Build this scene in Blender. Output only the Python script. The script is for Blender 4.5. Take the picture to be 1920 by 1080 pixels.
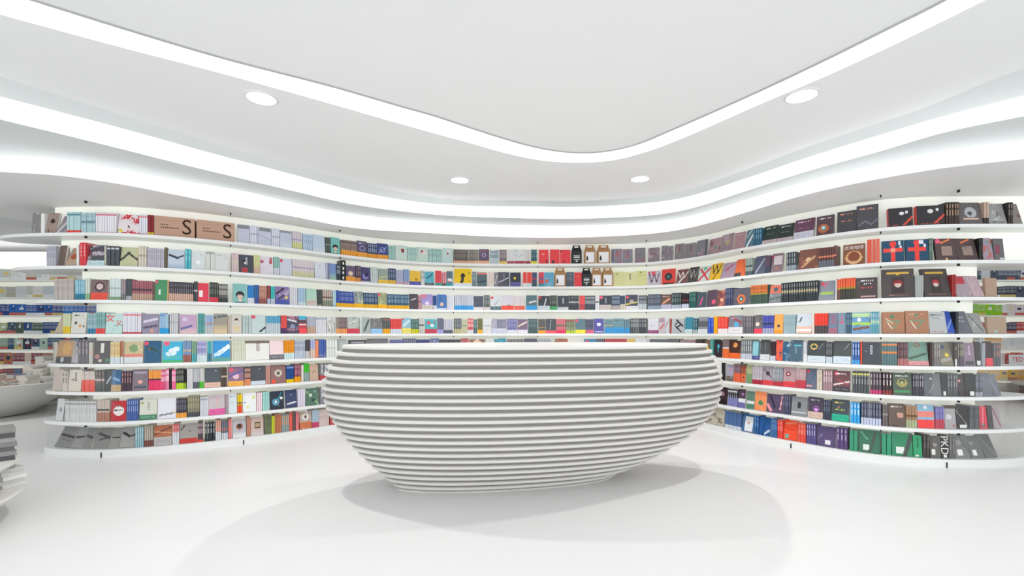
import bpy, bmesh, math, random
import numpy as np
from mathutils import Matrix, Vector
for _o in list(bpy.data.objects): bpy.data.objects.remove(_o)
SC = bpy.context.scene; COL = SC.collection
F = 880.0; HZ = 624.0; CAM = 1.26          # focal length in pixels, horizon row, eye height

# ------------------------------------------------------------------ camera, world, exposure
cam = bpy.data.cameras.new('camera'); camo = bpy.data.objects.new('camera', cam); COL.objects.link(camo)
camo.location = (0, 0, CAM); camo.rotation_euler = (math.pi/2, 0, 0)
cam.sensor_width = 36; cam.lens = F/1920*36; cam.shift_y = 84/1920; cam.clip_end = 100
SC.camera = camo
W = bpy.data.worlds.new('world'); SC.world = W; W.use_nodes = True
W.node_tree.nodes['Background'].inputs[0].default_value = (0.97, 0.985, 1, 1)
W.node_tree.nodes['Background'].inputs[1].default_value = 1.9
SC.view_settings.view_transform = 'Standard'; SC.view_settings.look = 'None'
SC.view_settings.gamma = 1; SC.view_settings.use_curve_mapping = False
SC.view_settings.exposure = 0.0
STRIP = 0.8; DOWN_W = 20.0; PANEL_E = 0.3

# ------------------------------------------------------------------ helpers
def lin(h):
    h = h.lstrip('#'); c = [int(h[i:i+2], 16)/255 for i in (0, 2, 4)]
    return tuple(((x+.055)/1.055)**2.4 if x > .04045 else x/12.92 for x in c)
MATS = {}
def mat(name, col, rough=.5, spec=.5, emit=0, ecol=None, noise=0.0, alpha=None, trans=0, coat=0):
    m = bpy.data.materials.new(name); m.use_nodes = True; nt = m.node_tree
    b = nt.nodes['Principled BSDF']; c = lin(col) if isinstance(col, str) else col
    b.inputs['Base Color'].default_value = (*c, 1); b.inputs['Roughness'].default_value = rough
    b.inputs['Specular IOR Level'].default_value = spec
    if emit:
        b.inputs['Emission Color'].default_value = (*(lin(ecol) if ecol else (1, 1, 1)), 1)
        b.inputs['Emission Strength'].default_value = emit
    if noise:
        n = nt.nodes.new('ShaderNodeTexNoise'); n.inputs['Scale'].default_value = 3; n.inputs['Detail'].default_value = 4
        t = nt.nodes.new('ShaderNodeTexCoord'); nt.links.new(t.outputs['Object'], n.inputs['Vector'])
        mx = nt.nodes.new('ShaderNodeMixRGB'); mx.inputs[1].default_value = (*[x*(1-noise) for x in c], 1); mx.inputs[2].default_value = (*[min(1, x*(1+noise*.3)) for x in c], 1)
        nt.links.new(n.outputs['Fac'], mx.inputs[0]); nt.links.new(mx.outputs[0], b.inputs['Base Color'])
    if trans: b.inputs['Transmission Weight'].default_value = trans
    if coat: b.inputs['Coat Weight'].default_value = coat; b.inputs['Coat Roughness'].default_value = .1
    MATS[name] = m; return m
M_ceil = mat('ceiling_paint', '#f0f1f1', .75, .2, noise=.015)
M_step = mat('step_paint', '#dde2e2', .7, .2)
M_canopy = mat('canopy_paint', '#eeeeee', .45, .4)
M_floor = mat('floor_resin', '#f2f2f2', .34, .35, noise=.02)
M_wall = mat('wall_paint', '#f4f4f2', .7, .3)
M_shelf = mat('shelf_lacquer', '#eef0ef', .3, .4)
M_desk = mat('counter_lacquer', '#dfddd9', .38, .4)
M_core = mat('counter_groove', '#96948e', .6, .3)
M_strip = mat('light_diffuser', '#c8c8c8', .5, .3, emit=STRIP)
M_panel = mat('panel_added_glow', '#f4f5ee', .5, .2, emit=PANEL_E, ecol='#fbfdf0')  # slight emission imitates the light of LEDs under the shelves
M_lens = mat('downlight_lens', '#ffffff', .5, .2, emit=12)
M_metal = mat('trim_white_metal', '#e4e4e4', .35, .5)
M_dark = mat('clip_black', '#26282a', .5, .4)
M_paper = mat('page_paper', '#eeebe2', .8, .1)
M_kraft = mat('kraft_board', '#c8a48f', .8, .15, noise=.06)
M_kraft2 = mat('kraft_carton', '#bb936a', .8, .15, noise=.06)
M_print = mat('brown_print', '#3a2a22', .7, .2)
M_white = mat('white_print', '#f2f2f6', .6, .2)
M_recess_shade = mat('recess_shade_grey', '#b9bbbb', .6, .2)  # flat grey standing for the shade in the slot recess
# acrylic: clear sheet
M_acr = bpy.data.materials.new('clear_acrylic'); M_acr.use_nodes = True
_n = M_acr.node_tree; _n.nodes.clear()
_o = _n.nodes.new('ShaderNodeOutputMaterial'); _t = _n.nodes.new('ShaderNodeBsdfTransparent'); _g = _n.nodes.new('ShaderNodeBsdfGlossy'); _x = _n.nodes.new('ShaderNodeMixShader')
_t.inputs[0].default_value = (.985, .99, .988, 1); _g.inputs['Roughness'].default_value = .05
_x.inputs[0].default_value = .05; _n.links.new(_t.outputs[0], _x.inputs[1]); _n.links.new(_g.outputs[0], _x.inputs[2]); _n.links.new(_x.outputs[0], _o.inputs[0])
# printed paper: colour carried by the mesh
M_book = bpy.data.materials.new('printed_paper'); M_book.use_nodes = True
_n = M_book.node_tree; _b = _n.nodes['Principled BSDF']; _a = _n.nodes.new('ShaderNodeAttribute'); _a.attribute_name = 'Col'
_n.links.new(_a.outputs['Color'], _b.inputs['Base Color']); _b.inputs['Roughness'].default_value = .42; _b.inputs['Specular IOR Level'].default_value = .35

def link(o, parent=None):
    COL.objects.link(o)
    if parent is not None: o.parent = parent
    return o
def tag(o, label=None, cat=None, group=None, kind=None):
    if label: o['label'] = label
    if cat: o['category'] = cat
    if group: o['group'] = group
    if kind: o['kind'] = kind
    return o
def empty(name, loc=(0, 0, 0), rot=(0, 0, 0)):
    o = bpy.data.objects.new(name, None); o.empty_display_size = .05; link(o); o.location = loc; o.rotation_euler = rot; return o
class MB:
    """collects vertices, faces and per-face colours for ONE mesh object"""
    def __init__(s): s.v = []; s.f = []; s.c = []
    def face(s, pts, col=None):
        i = len(s.v); s.v += [tuple(p) for p in pts]; s.f.append(tuple(range(i, i+len(pts)))); s.c.append(col)
    def poly(s, pts, faces, cols=None):
        i = len(s.v); s.v += [tuple(p) for p in pts]
        for k, f in enumerate(faces): s.f.append(tuple(i+j for j in f)); s.c.append(cols[k] if cols else None)
    def box(s, x0, y0, z0, x1, y1, z1, col=None, M=None):
        p = [(x0,y0,z0),(x1,y0,z0),(x1,y1,z0),(x0,y1,z0),(x0,y0,z1),(x1,y0,z1),(x1,y1,z1),(x0,y1,z1)]
        if M is not None: p = [tuple(M @ Vector(q)) for q in p]
        s.poly(p, [(0,3,2,1),(4,5,6,7),(0,1,5,4),(1,2,6,5),(2,3,7,6),(3,0,4,7)], [col]*6)
    def mesh(s, name, m, smooth=False):
        me = bpy.data.meshes.new(name); me.from_pydata(s.v, [], s.f)
        me.materials.append(m)
        if any(c is not None for c in s.c):
            a = me.color_attributes.new('Col', 'FLOAT_COLOR', 'CORNER'); arr = []
            for f, c in zip(s.f, s.c):
                c = c or (.8, .8, .8); arr += [c[0], c[1], c[2], 1.0]*len(f)
            a.data.foreach_set('color', np.array(arr, dtype=np.float32))
        if smooth: me.polygons.foreach_set('use_smooth', [True]*len(me.polygons))
        me.update(); return me
    def build(s, name, m, parent=None, smooth=False):
        return link(bpy.data.objects.new(name, s.mesh(name, m, smooth)), parent)
def weld(o, d=1e-4, smooth_deg=None):
    bm = bmesh.new(); bm.from_mesh(o.data); bmesh.ops.remove_doubles(bm, verts=bm.verts, dist=d)
    bmesh.ops.recalc_face_normals(bm, faces=bm.faces); bm.to_mesh(o.data); bm.free()
    if smooth_deg:
        o.data.polygons.foreach_set('use_smooth', [True]*len(o.data.polygons)); o.data.set_sharp_from_angle(angle=math.radians(smooth_deg))
def bevel(o, w=.003, seg=2):
    m = o.modifiers.new('bevel', 'BEVEL'); m.width = w; m.segments = seg; m.limit_method = 'ANGLE'; return o
def pxy(px, Z): return ((px-960)/F*Z, Z)
def at_h(px, y, z):                         # world point of a pixel known to lie at height z
    Z = F*(z-CAM)/(HZ-y); return ((px-960)/F*Z, Z)
def interp(xs, ys, x, k=None):              # smooth monotone-ish cubic (Catmull-Rom)
    xs = np.asarray(xs, float); ys = np.asarray(ys, float)
    m = np.gradient(ys, xs); x = np.clip(x, xs[0], xs[-1]); i = np.clip(np.searchsorted(xs, x)-1, 0, len(xs)-2)
    h = xs[i+1]-xs[i]; t = (x-xs[i])/h
    return (2*t**3-3*t**2+1)*ys[i]+(t**3-2*t**2+t)*h*m[i]+(-2*t**3+3*t**2)*ys[i+1]+(t**3-t**2)*h*m[i+1]
def smooth_closed(pts, n=8):
    P = np.array(pts, float); N = len(P); out = []
    for i in range(N):
        a, b, c, d = P[i-1], P[i], P[(i+1) % N], P[(i+2) % N]
        for k in range(n):
            t = k/n; out.append(tuple(.5*((2*b)+(c-a)*t+(2*a-5*b+4*c-d)*t*t+(3*b-a-3*c+d)*t**3)))
    return out
def prism(mb, ring_b, ring_t, zb, zt, cap_b=True, cap_t=True):
    n = len(ring_b); i = len(mb.v)
    mb.v += [(p[0], p[1], zb) for p in ring_b]+[(p[0], p[1], zt) for p in ring_t]
    for k in range(n):
        mb.f.append((i+k, i+(k+1) % n, i+n+(k+1) % n, i+n+k)); mb.c.append(None)
    if cap_b: mb.f.append(tuple(i+k for k in reversed(range(n)))); mb.c.append(None)
    if cap_t: mb.f.append(tuple(i+n+k for k in range(n))); mb.c.append(None)

# ------------------------------------------------------------------ room shell
mb = MB(); mb.box(-16, -1.6, -.1, 16, 16, 0); tag(mb.build('floor', M_floor), kind='structure')
mb = MB(); mb.box(-16, -1.6, 3.0, 16, 16, 3.1); tag(mb.build('ceiling', M_ceil), kind='structure')
mb = MB(); mb.box(-16, 13, 0, 16, 13.1, 3.0); tag(mb.build('wall_back', M_wall), kind='structure')
mb = MB(); mb.box(-14.1, -1.6, 0, -14, 13, 3.0); tag(mb.build('wall_left', M_wall), kind='structure')
mb = MB(); mb.box(14, -1.6, 0, 14.1, 13, 3.0); tag(mb.build('wall_right', M_wall), kind='structure')

def curve_h(samples, z, n=60):              # samples (px, y) of an edge known to lie at height z
    xs = [s[0] for s in samples]; Ys = [s[1] for s in samples]; out = []
    for px in np.linspace(xs[0], xs[-1], n):
        out.append(at_h(px, float(interp(xs, Ys, px)), z))
    return out
def resample(pts, n):
    P = np.array(pts); d = np.r_[0, np.cumsum(np.hypot(*np.diff(P, axis=0).T))]
    s = np.linspace(0, d[-1], n); return [(float(np.interp(t, d, P[:, 0])), float(np.interp(t, d, P[:, 1]))) for t in s]
def open_smooth(pts, n=10):
    P = [np.array(p, float) for p in pts]; P = [2*P[0]-P[1]]+P+[2*P[-1]-P[-2]]; out = []
    for i in range(1, len(P)-2):
        a, b, c, d = P[i-1], P[i], P[i+1], P[i+2]
        for k in range(n):
            t = k/n; out.append(tuple(.5*((2*b)+(c-a)*t+(2*a-5*b+4*c-d)*t*t+(3*b-a-3*c+d)*t**3)))
    out.append(tuple(P[-2])); return out
def blob(front, rest):                      # front edge left->right, then the hidden way round
    f = resample(front, 90); r = open_smooth([f[-1]]+rest+[f[0]], 10)
    return f+resample(r, 60)[1:-1]
# second step of the ceiling (outer) with its luminous fascia
A = curve_h([(0,142.6),(204,207.8),(407,270),(560,314),(640,334),(807,369),(973,378),(1123,378),(1280,358),(1400,318),(1500,280.6),(1590,250),(1765,190),(1866,147),(1920,128)], 3.0)
S2t = curve_h([(0,181),(204,234),(407,290),(560,330),(640,352),(807,381.6),(973,387),(1123,386.6),(1280,371),(1400,334),(1500,300),(1650,253),(1765,219),(1920,179)], 2.93)
S2b = curve_h([(0,224),(204,273.5),(350,310.2),(455,335.4),(560,360.6),(640,379),(807,401.6),(973,409),(1123,409),(1280,395),(1400,358),(1500,325.5),(1650,284),(1765,250),(1920,218)], 2.78)
def tier_rest(dx): return [(4.3+dx,2.5),(5.4+dx,2.0),(6.9,2.1),(7.6,3.4),(7.6,5.4),(6.6,7.2),(3.5,8.3),(0,8.6),(-3.5,8.3),(-6.6,7.2),(-7.6,5.4),(-7.6,3.4),(-6.9,2.1),(-5.4-dx,2.0),(-4.3-dx,2.5)]
rA = blob(A, tier_rest(0)); rT = blob(S2t, tier_rest(.05)); rB = blob(S2b, tier_rest(.05))
mb = MB(); prism(mb, rT, rA, 2.93, 3.0, False, False); o = mb.build('trim_1', M_step, smooth=True); tag(o, kind='structure')
mb = MB(); prism(mb, rB, rT, 2.78, 2.93, False, False); o = mb.build('ceiling_light_band', M_strip, smooth=True)
tag(o, 'curved glowing fascia band on the upper ceiling step', 'light')
mb = MB(); prism(mb, rB, [(x*.999, y) for x, y in rB], 2.778, 2.7801, True, False); o = mb.build('ceiling_soffit', M_step); tag(o, kind='structure')
# canopy over the shelves
S3t = curve_h([(0,293.8),(105,296.2),(157,305),(210,315),(350,340),(455,357.5),(560,382),(640,398),(807,415),(973,422),(1123,421.6),(1280,408),(1400,374),(1500,343),(1650,308),(1765,283),(1920,263)], 2.78)
S3b = curve_h([(0,322.2),(105,328.5),(157,334.8),(210,342.6),(350,369.3),(455,389),(560,407.8),(640,424),(807,437),(973,445),(1123,444),(1280,430),(1400,398),(1500,368),(1650,335),(1765,315.6),(1920,298)], 2.60)
def can_rest(d): return [(4.7,3.62),(5.5+d,3.9),(6.0+d,4.6),(5.9+d,5.4),(5.0,6.3),(3.4,7.3),(0,7.9),(-2.6,7.3),(-4.2,6.5),(-5.4,6.0),(-5.95-d,5.4),(-5.95-d,4.8),(-5.5-d,4.2),(-4.9,3.95)]
r3t = blob(S3t, can_rest(0)); r3b = blob(S3b, can_rest(0))
mb = MB(); prism(mb, r3b, r3t, 2.60, 2.778, False, False); o = mb.build('canopy_light_band', M_strip, smooth=True)
tag(o, 'curved glowing fascia band around the canopy just above the shelves', 'light')
mb = MB(); prism(mb, r3b, [(x*.999, y) for x, y in r3b], 2.598, 2.6001, True, False); o = mb.build('ceiling_canopy', M_canopy); tag(o, kind='structure')
# the slot light in the main ceiling: a luminous ribbon with a grey strip painted as its shaded recess edge
lo = curve_h([(0,25),(204,81),(407,134),(640,199),(740,228),(873,265),(973,292),(1023,301),(1073,304),(1123,303),(1173,295),(1223,280),(1280,258),(1402,204),(1565,134),(1687,77),(1844,0)], 3.0, 110)
up = curve_h([(61,0),(204,45),(407,106),(640,167),(753,200),(807,215),(907,248),(973,268),(1023,280),(1073,286),(1107,287),(1140,283),(1190,272),(1240,252),(1280,235),(1402,181),(1565,104),(1687,43),(1773,0)], 3.0, 110)
lo = open_smooth([(-3.5,-1.0),(-4.1,.2),(-4.0,1.2),(-3.45,2.0)]+lo[::4]+[(2.63,2.0),(2.76,1.2),(2.7,.2),(2.3,-1.0)], 3)
up = open_smooth([(-3.3,-1.0),(-3.85,.2),(-3.75,1.15),(-3.12,1.93)]+up[::4]+[(2.43,2.0),(2.56,1.2),(2.5,.2),(2.1,-1.0)], 3)
n = 240; lo = resample(lo, n); up = resample(up, n)
mb = MB()
for i in range(n-1):
    a, b, c, d = lo[i], lo[i+1], up[i+1], up[i]
    mb.face([(*a, 2.994), (*b, 2.994), (*c, 2.994), (*d, 2.994)]); mb.face([(*a, 2.994), (*b, 2.994), (*b, 3.0), (*a, 3.0)])
o = mb.build('slot_light', M_strip); weld(o); tag(o, 'long curved linear slot light in the main ceiling', 'light')
mb = MB()
for i in range(n-1):
    a, b = np.array(up[i]), np.array(up[i+1]); t = b-a; t /= np.linalg.norm(t)+1e-9; q = np.array([t[1], -t[0]])*.018
    mb.poly([(*a, 2.9935), (*b, 2.9935), (*(b+q), 2.9935), (*(a+q), 2.9935), (*a, 3), (*b, 3), (*(b+q), 3), (*(a+q), 3)], [(0,1,2,3),(3,2,6,7),(0,4,5,1)])
o = mb.build('recess_shade_strip', M_recess_shade); weld(o); tag(o, kind='structure')

# downlights
def downlight(px, y, label, at=None):
    x, Z = at_h(px, y, 2.99) if at is None else at[:2]; t = empty('recessed_downlight', (x, Z, 3.0 if at is None else at[2])); tag(t, label, 'light')
    N = 40; mb = MB()
    for k in range(N):
        a, b = 2*math.pi*k/N, 2*math.pi*(k+1)/N
        prof = [(.118, 0), (.115, -.006), (.1, -.008), (.094, -.002)]
        for (r0, z0), (r1, z1) in zip(prof, prof[1:]):
            mb.face([(r0*math.cos(a), r0*math.sin(a), z0), (r1*math.cos(a), r1*math.sin(a), z1), (r1*math.cos(b), r1*math.sin(b), z1), (r0*math.cos(b), r0*math.sin(b), z0)])
    o = mb.build('trim_ring', M_metal, t); weld(o, 1e-5, 40)
    mb = MB(); mb.face([(.096*math.cos(2*math.pi*k/N), .096*math.sin(2*math.pi*k/N), -.004) for k in reversed(range(N))]); mb.build('lens', M_lens, t)
    L = bpy.data.lights.new('downlight_lamp', 'SPOT'); L.energy = DOWN_W*4; L.spot_size = math.radians(125); L.spot_blend = .5; L.shadow_soft_size = .035; L.color = (1, .985, .96)
    lo_ = bpy.data.objects.new('downlight_lamp', L); link(lo_, t); lo_.location = (0, 0, -.05)
downlight(490, 186, 'round downlight in the ceiling above the slot light curve, over the cardboard boxes side')
downlight(1503, 182, 'large round downlight beside the slot light, on the black books side of the ceiling')
downlight(862, 339, 'small round downlight near the back ceiling step, over the green striped books')
downlight(1200, 337, 'small round downlight near the back ceiling step, over the carry cartons')
downlight(0, 0, 'added unseen downlight brightening the floor near the bowl table', (-7.3, 6.2, 2.777))  # this lamp and the next are added out of view to light the side floors
downlight(0, 0, 'added unseen downlight brightening the floor past the rounded end by the black books', (7.1, 5.9, 2.777))

# ------------------------------------------------------------------ the curved shelving
RZ = [2.275, 1.94, 1.595, 1.25, .945, .66, .355, .075]
FX = [110,130,200,300,430,540,635,740,850,930,1010,1110,1212,1300,1390,1500,1650,1750,1850]
FZ = [4.80,4.79,4.78,4.92,5.24,5.63,6.1,6.58,6.86,6.92,6.92,6.9,6.78,6.35,5.66,5.08,4.57,4.43,4.40]
TIPL = [-5.40,-5.25,-5.02,-4.86,-4.86,-4.88,-4.90,-4.90]
TIPR = [6.0,5.55,5.02,4.98,4.98,5.02,5.0,4.97]
_px = np.linspace(165, 1800, 150); FRONT = np.array([pxy(p, float(interp(FX, FZ, p))) for p in _px])
_t = np.gradient(FRONT, axis=0); _t /= np.linalg.norm(_t, axis=1)[:, None]
for _ in range(12): _t[1:-1] = (_t[:-2]+_t[1:-1]*2+_t[2:])/4
_t /= np.linalg.norm(_t, axis=1)[:, None]
NRM = np.c_[-_t[:, 1], _t[:, 0]]            # points inward, away from the viewer
HALF = .25
def halves(row, inset, tip_in=None):
    """front line and back line of a body inset from the book-front line (inset<0: towards the viewer), meeting at both tips"""
    ti = inset if tip_in is None else tip_in
    fr = FRONT+NRM*inset; bk = FRONT+NRM*(2*HALF-inset)
    def cap(i, tip_w, sgn):
        c = FRONT[i]+NRM[i]*HALF; tx = _t[i]*sgn; tx = tx*.55+np.array([sgn*1.0, .0])*.45; tx /= np.linalg.norm(tx)
        length = abs(tip_w-c[0])-ti; hw = HALF-inset; f, b = [], []
        for k in range(1, 15):
            th = math.pi/2*k/14; s, co = math.sin(th), max(math.cos(th), 0.0)
            f.append(c+tx*length*s-NRM[i]*hw*co**.8); b.append(c+tx*length*s+NRM[i]*hw*co**.8)
        return f, b
    fl, bl = cap(0, TIPL[row], -1); fr2, br2 = cap(-1, TIPR[row], 1)
    return fl[::-1]+list(fr)+fr2, bl[::-1]+list(bk)+br2
def slab(row, inset, z0, z1, name, m, parent, tip_in=None):
    f, b = halves(row, inset, tip_in); mb = MB(); n = len(f)
    for i in range(n-1):
        p = [f[i], f[i+1], b[i+1], b[i]]
        mb.face([(*q, z1) for q in p]); mb.face([(*q, z0) for q in reversed(p)])
        mb.face([(*f[i], z0), (*f[i+1], z0), (*f[i+1], z1), (*f[i], z1)]); mb.face([(*b[i+1], z0), (*b[i], z0), (*b[i], z1), (*b[i+1], z1)])
    o = mb.build(name, m, parent); weld(o, 1e-4, 40); return o
unit = empty('curved_bookcase', (0, 6.9, 0)); tag(unit, 'long white curved bookcase with eight bright-backed shelves and rounded ends', 'bookcase')
def into(o, root):                           # keep world place while parented
    o.matrix_parent_inverse = root.matrix_world.inverted() if root.matrix_world != Matrix() else Matrix.Translation(-root.location)
for r in range(8):
    z = RZ[r]
    o = slab(r, -.035, z-.032 if r < 7 else .0, z, 'shelf' if r < 7 else 'plinth', M_shelf, unit); into(o, unit)
# core panel with added glow in place of under-shelf LEDs, one length between each two boards
zs = [2.598]+[z for z in RZ]
for r in range(8):
    o = slab(r, .2, RZ[r], zs[r]-(.032 if r else 0), 'back_panel', M_panel, unit, .42 if r > 0 else .5); into(o, unit)
def row_curve(row, inset=0.0):
    f, b = halves(row, inset); P = np.array(f); q = 960+F*P[:, 0]/P[:, 1]
    i0, i1 = int(np.argmin(q)), int(np.argmax(q)); P = P[i0:i1+1]; q = q[i0:i1+1]
    q = np.maximum.accumulate(q); return q, P
ROWC = [row_curve(r) for r in range(8)]
def on_row(row, px):
    q, P = ROWC[row]; px = min(max(px, q[0]+.2), q[-1]-.2); return np.array([np.interp(px, q, P[:, 0]), np.interp(px, q, P[:, 1])])
# dividers: clear acrylic plates standing across the shelf, with a black clip under each board
STN = [163, 432, 637, 850, 1008, 1212, 1393, 1651, 1795]
for s in STN:
    for r in range(8):
        p = on_row(r, s); q = on_row(r, s+3); t = (q-p)/np.linalg.norm(q-p); nn = np.array([-t[1], t[0]]); ang = math.atan2(t[1], t[0])
        z0 = RZ[r]; z1 = zs[r]-(.032 if r else 0)
        M = Matrix.Translation((p[0], p[1], 0)) @ Matrix.Rotation(ang, 4, 'Z')
        mb = MB(); mb.box(-.002, 0.004, z0, .002, .198, z1, M=M); d = mb.build('divider', M_acr, unit); into(d, unit)
        mb = MB(); mb.box(-.005, -.024, z1-.022, .005, .0, z1-.001, M=M); c = mb.build('clip', M_dark, d)
for s in (190, 457, 1483, 1775):             # joints in the plinth
    q, P = row_curve(7, -.036); p = np.array([np.interp(s, q, P[:, 0]), np.interp(s, q, P[:, 1])])
    mb = MB(); mb.box(p[0]-.004, p[1]-.006, .0, p[0]+.004, p[1]+.01, .05); o = mb.build('plinth_joint', M_dark, unit); into(o, unit)
# clear curved guards round both ends of the lower shelves
for r in (4, 5, 6, 7):
    for side in (0, 1):
        f, b = halves(r, -.018); k = 20
        line = (f[:k][::-1]+b[:k]) if side == 0 else (f[-k:]+b[-k:][::-1])
        mb = MB(); h = .245
        for i in range(len(line)-1):
            if np.linalg.norm(line[i]-line[i+1]) < 1e-5: continue
            mb.face([(*line[i], RZ[r]), (*line[i+1], RZ[r]), (*line[i+1], RZ[r]+h), (*line[i], RZ[r]+h)])
        o = mb.build('curved_guard', M_acr, unit); weld(o, 1e-5, 60); into(o, unit)

# ------------------------------------------------------------------ reception counter
PA, PB, PCX, PCZ, TH = [1.4296,1.6292,-2.5933,.4431], [.62,.60,-1.20,.22], [.1774,-.0471,.4524,-.6248], [3.73,1.36,-2.05,.94], .1771
def ring(k, off=0.0, n=144):
    t = max(k, 0)/22; v = [1, t, t*t, t**3]
    a, b, cx, cz = (sum(p*q for p, q in zip(P, v)) for P in (PA, PB, PCX, PCZ)); a += off; b += off; out = []
    for i in range(n):
        u = 2*math.pi*i/n; cu, su = math.cos(u), math.sin(u)
        cu2 = math.copysign(abs(cu)**.96, cu); su2 = math.copysign(abs(su)**.96, su)
        out.append((cx+a*cu2*math.cos(TH)-b*su2*math.sin(TH), cz+a*cu2*math.sin(TH)+b*su2*math.cos(TH)))
    return out
def gz(k): return 1.1335-(1.1335-.012)*(k-1)/21      # height of gap k
desk = empty('reception_counter', (.18, 3.95, 0)); tag(desk, 'white oval boat-shaped reception counter of stacked horizontal rings', 'counter')
def ring_slab(k0, z0, z1, name, m, off=0.0, bev=.006, k1=None):
    rings = []
    for dz, o_ in ((0, -bev*1.4), (bev, 0), ):
        rings.append((z0+dz, off+o_))
    for dz, o_ in ((-bev, 0), (0, -bev*1.4)):
        rings.append((z1+dz, off+o_))
    mb = MB(); n = 144
    for z, o_ in rings: mb.v += [(x, y, z) for x, y in ring(k0, o_)]
    for j in range(3):
        for i in range(n): mb.f.append((j*n+i, j*n+(i+1) % n, (j+1)*n+(i+1) % n, (j+1)*n+i)); mb.c.append(None)
    mb.f += [tuple(reversed(range(n))), tuple(3*n+i for i in range(n))]; mb.c += [None, None]
    o = mb.build(name, m, desk); weld(o, 1e-5, 50); into(o, desk); return o
P_ = (1.1335-.012)/21
ring_slab(.5, gz(1)+.011, 1.172, 'counter_top', M_desk)
for k in range(1, 22): ring_slab(k+.5, gz(k+1)+.0135, gz(k)-.0125, 'ring', M_desk)
ring_slab(21.8, 0, .012, 'ring', M_desk, bev=.003)
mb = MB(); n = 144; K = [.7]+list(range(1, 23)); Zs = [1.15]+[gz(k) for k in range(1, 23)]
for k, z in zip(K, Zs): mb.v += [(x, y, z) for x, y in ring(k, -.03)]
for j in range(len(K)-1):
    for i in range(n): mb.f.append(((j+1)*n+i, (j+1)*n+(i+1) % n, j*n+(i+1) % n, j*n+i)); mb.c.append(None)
o = mb.build('core', M_core, desk, smooth=True); weld(o); into(o, desk)
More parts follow.
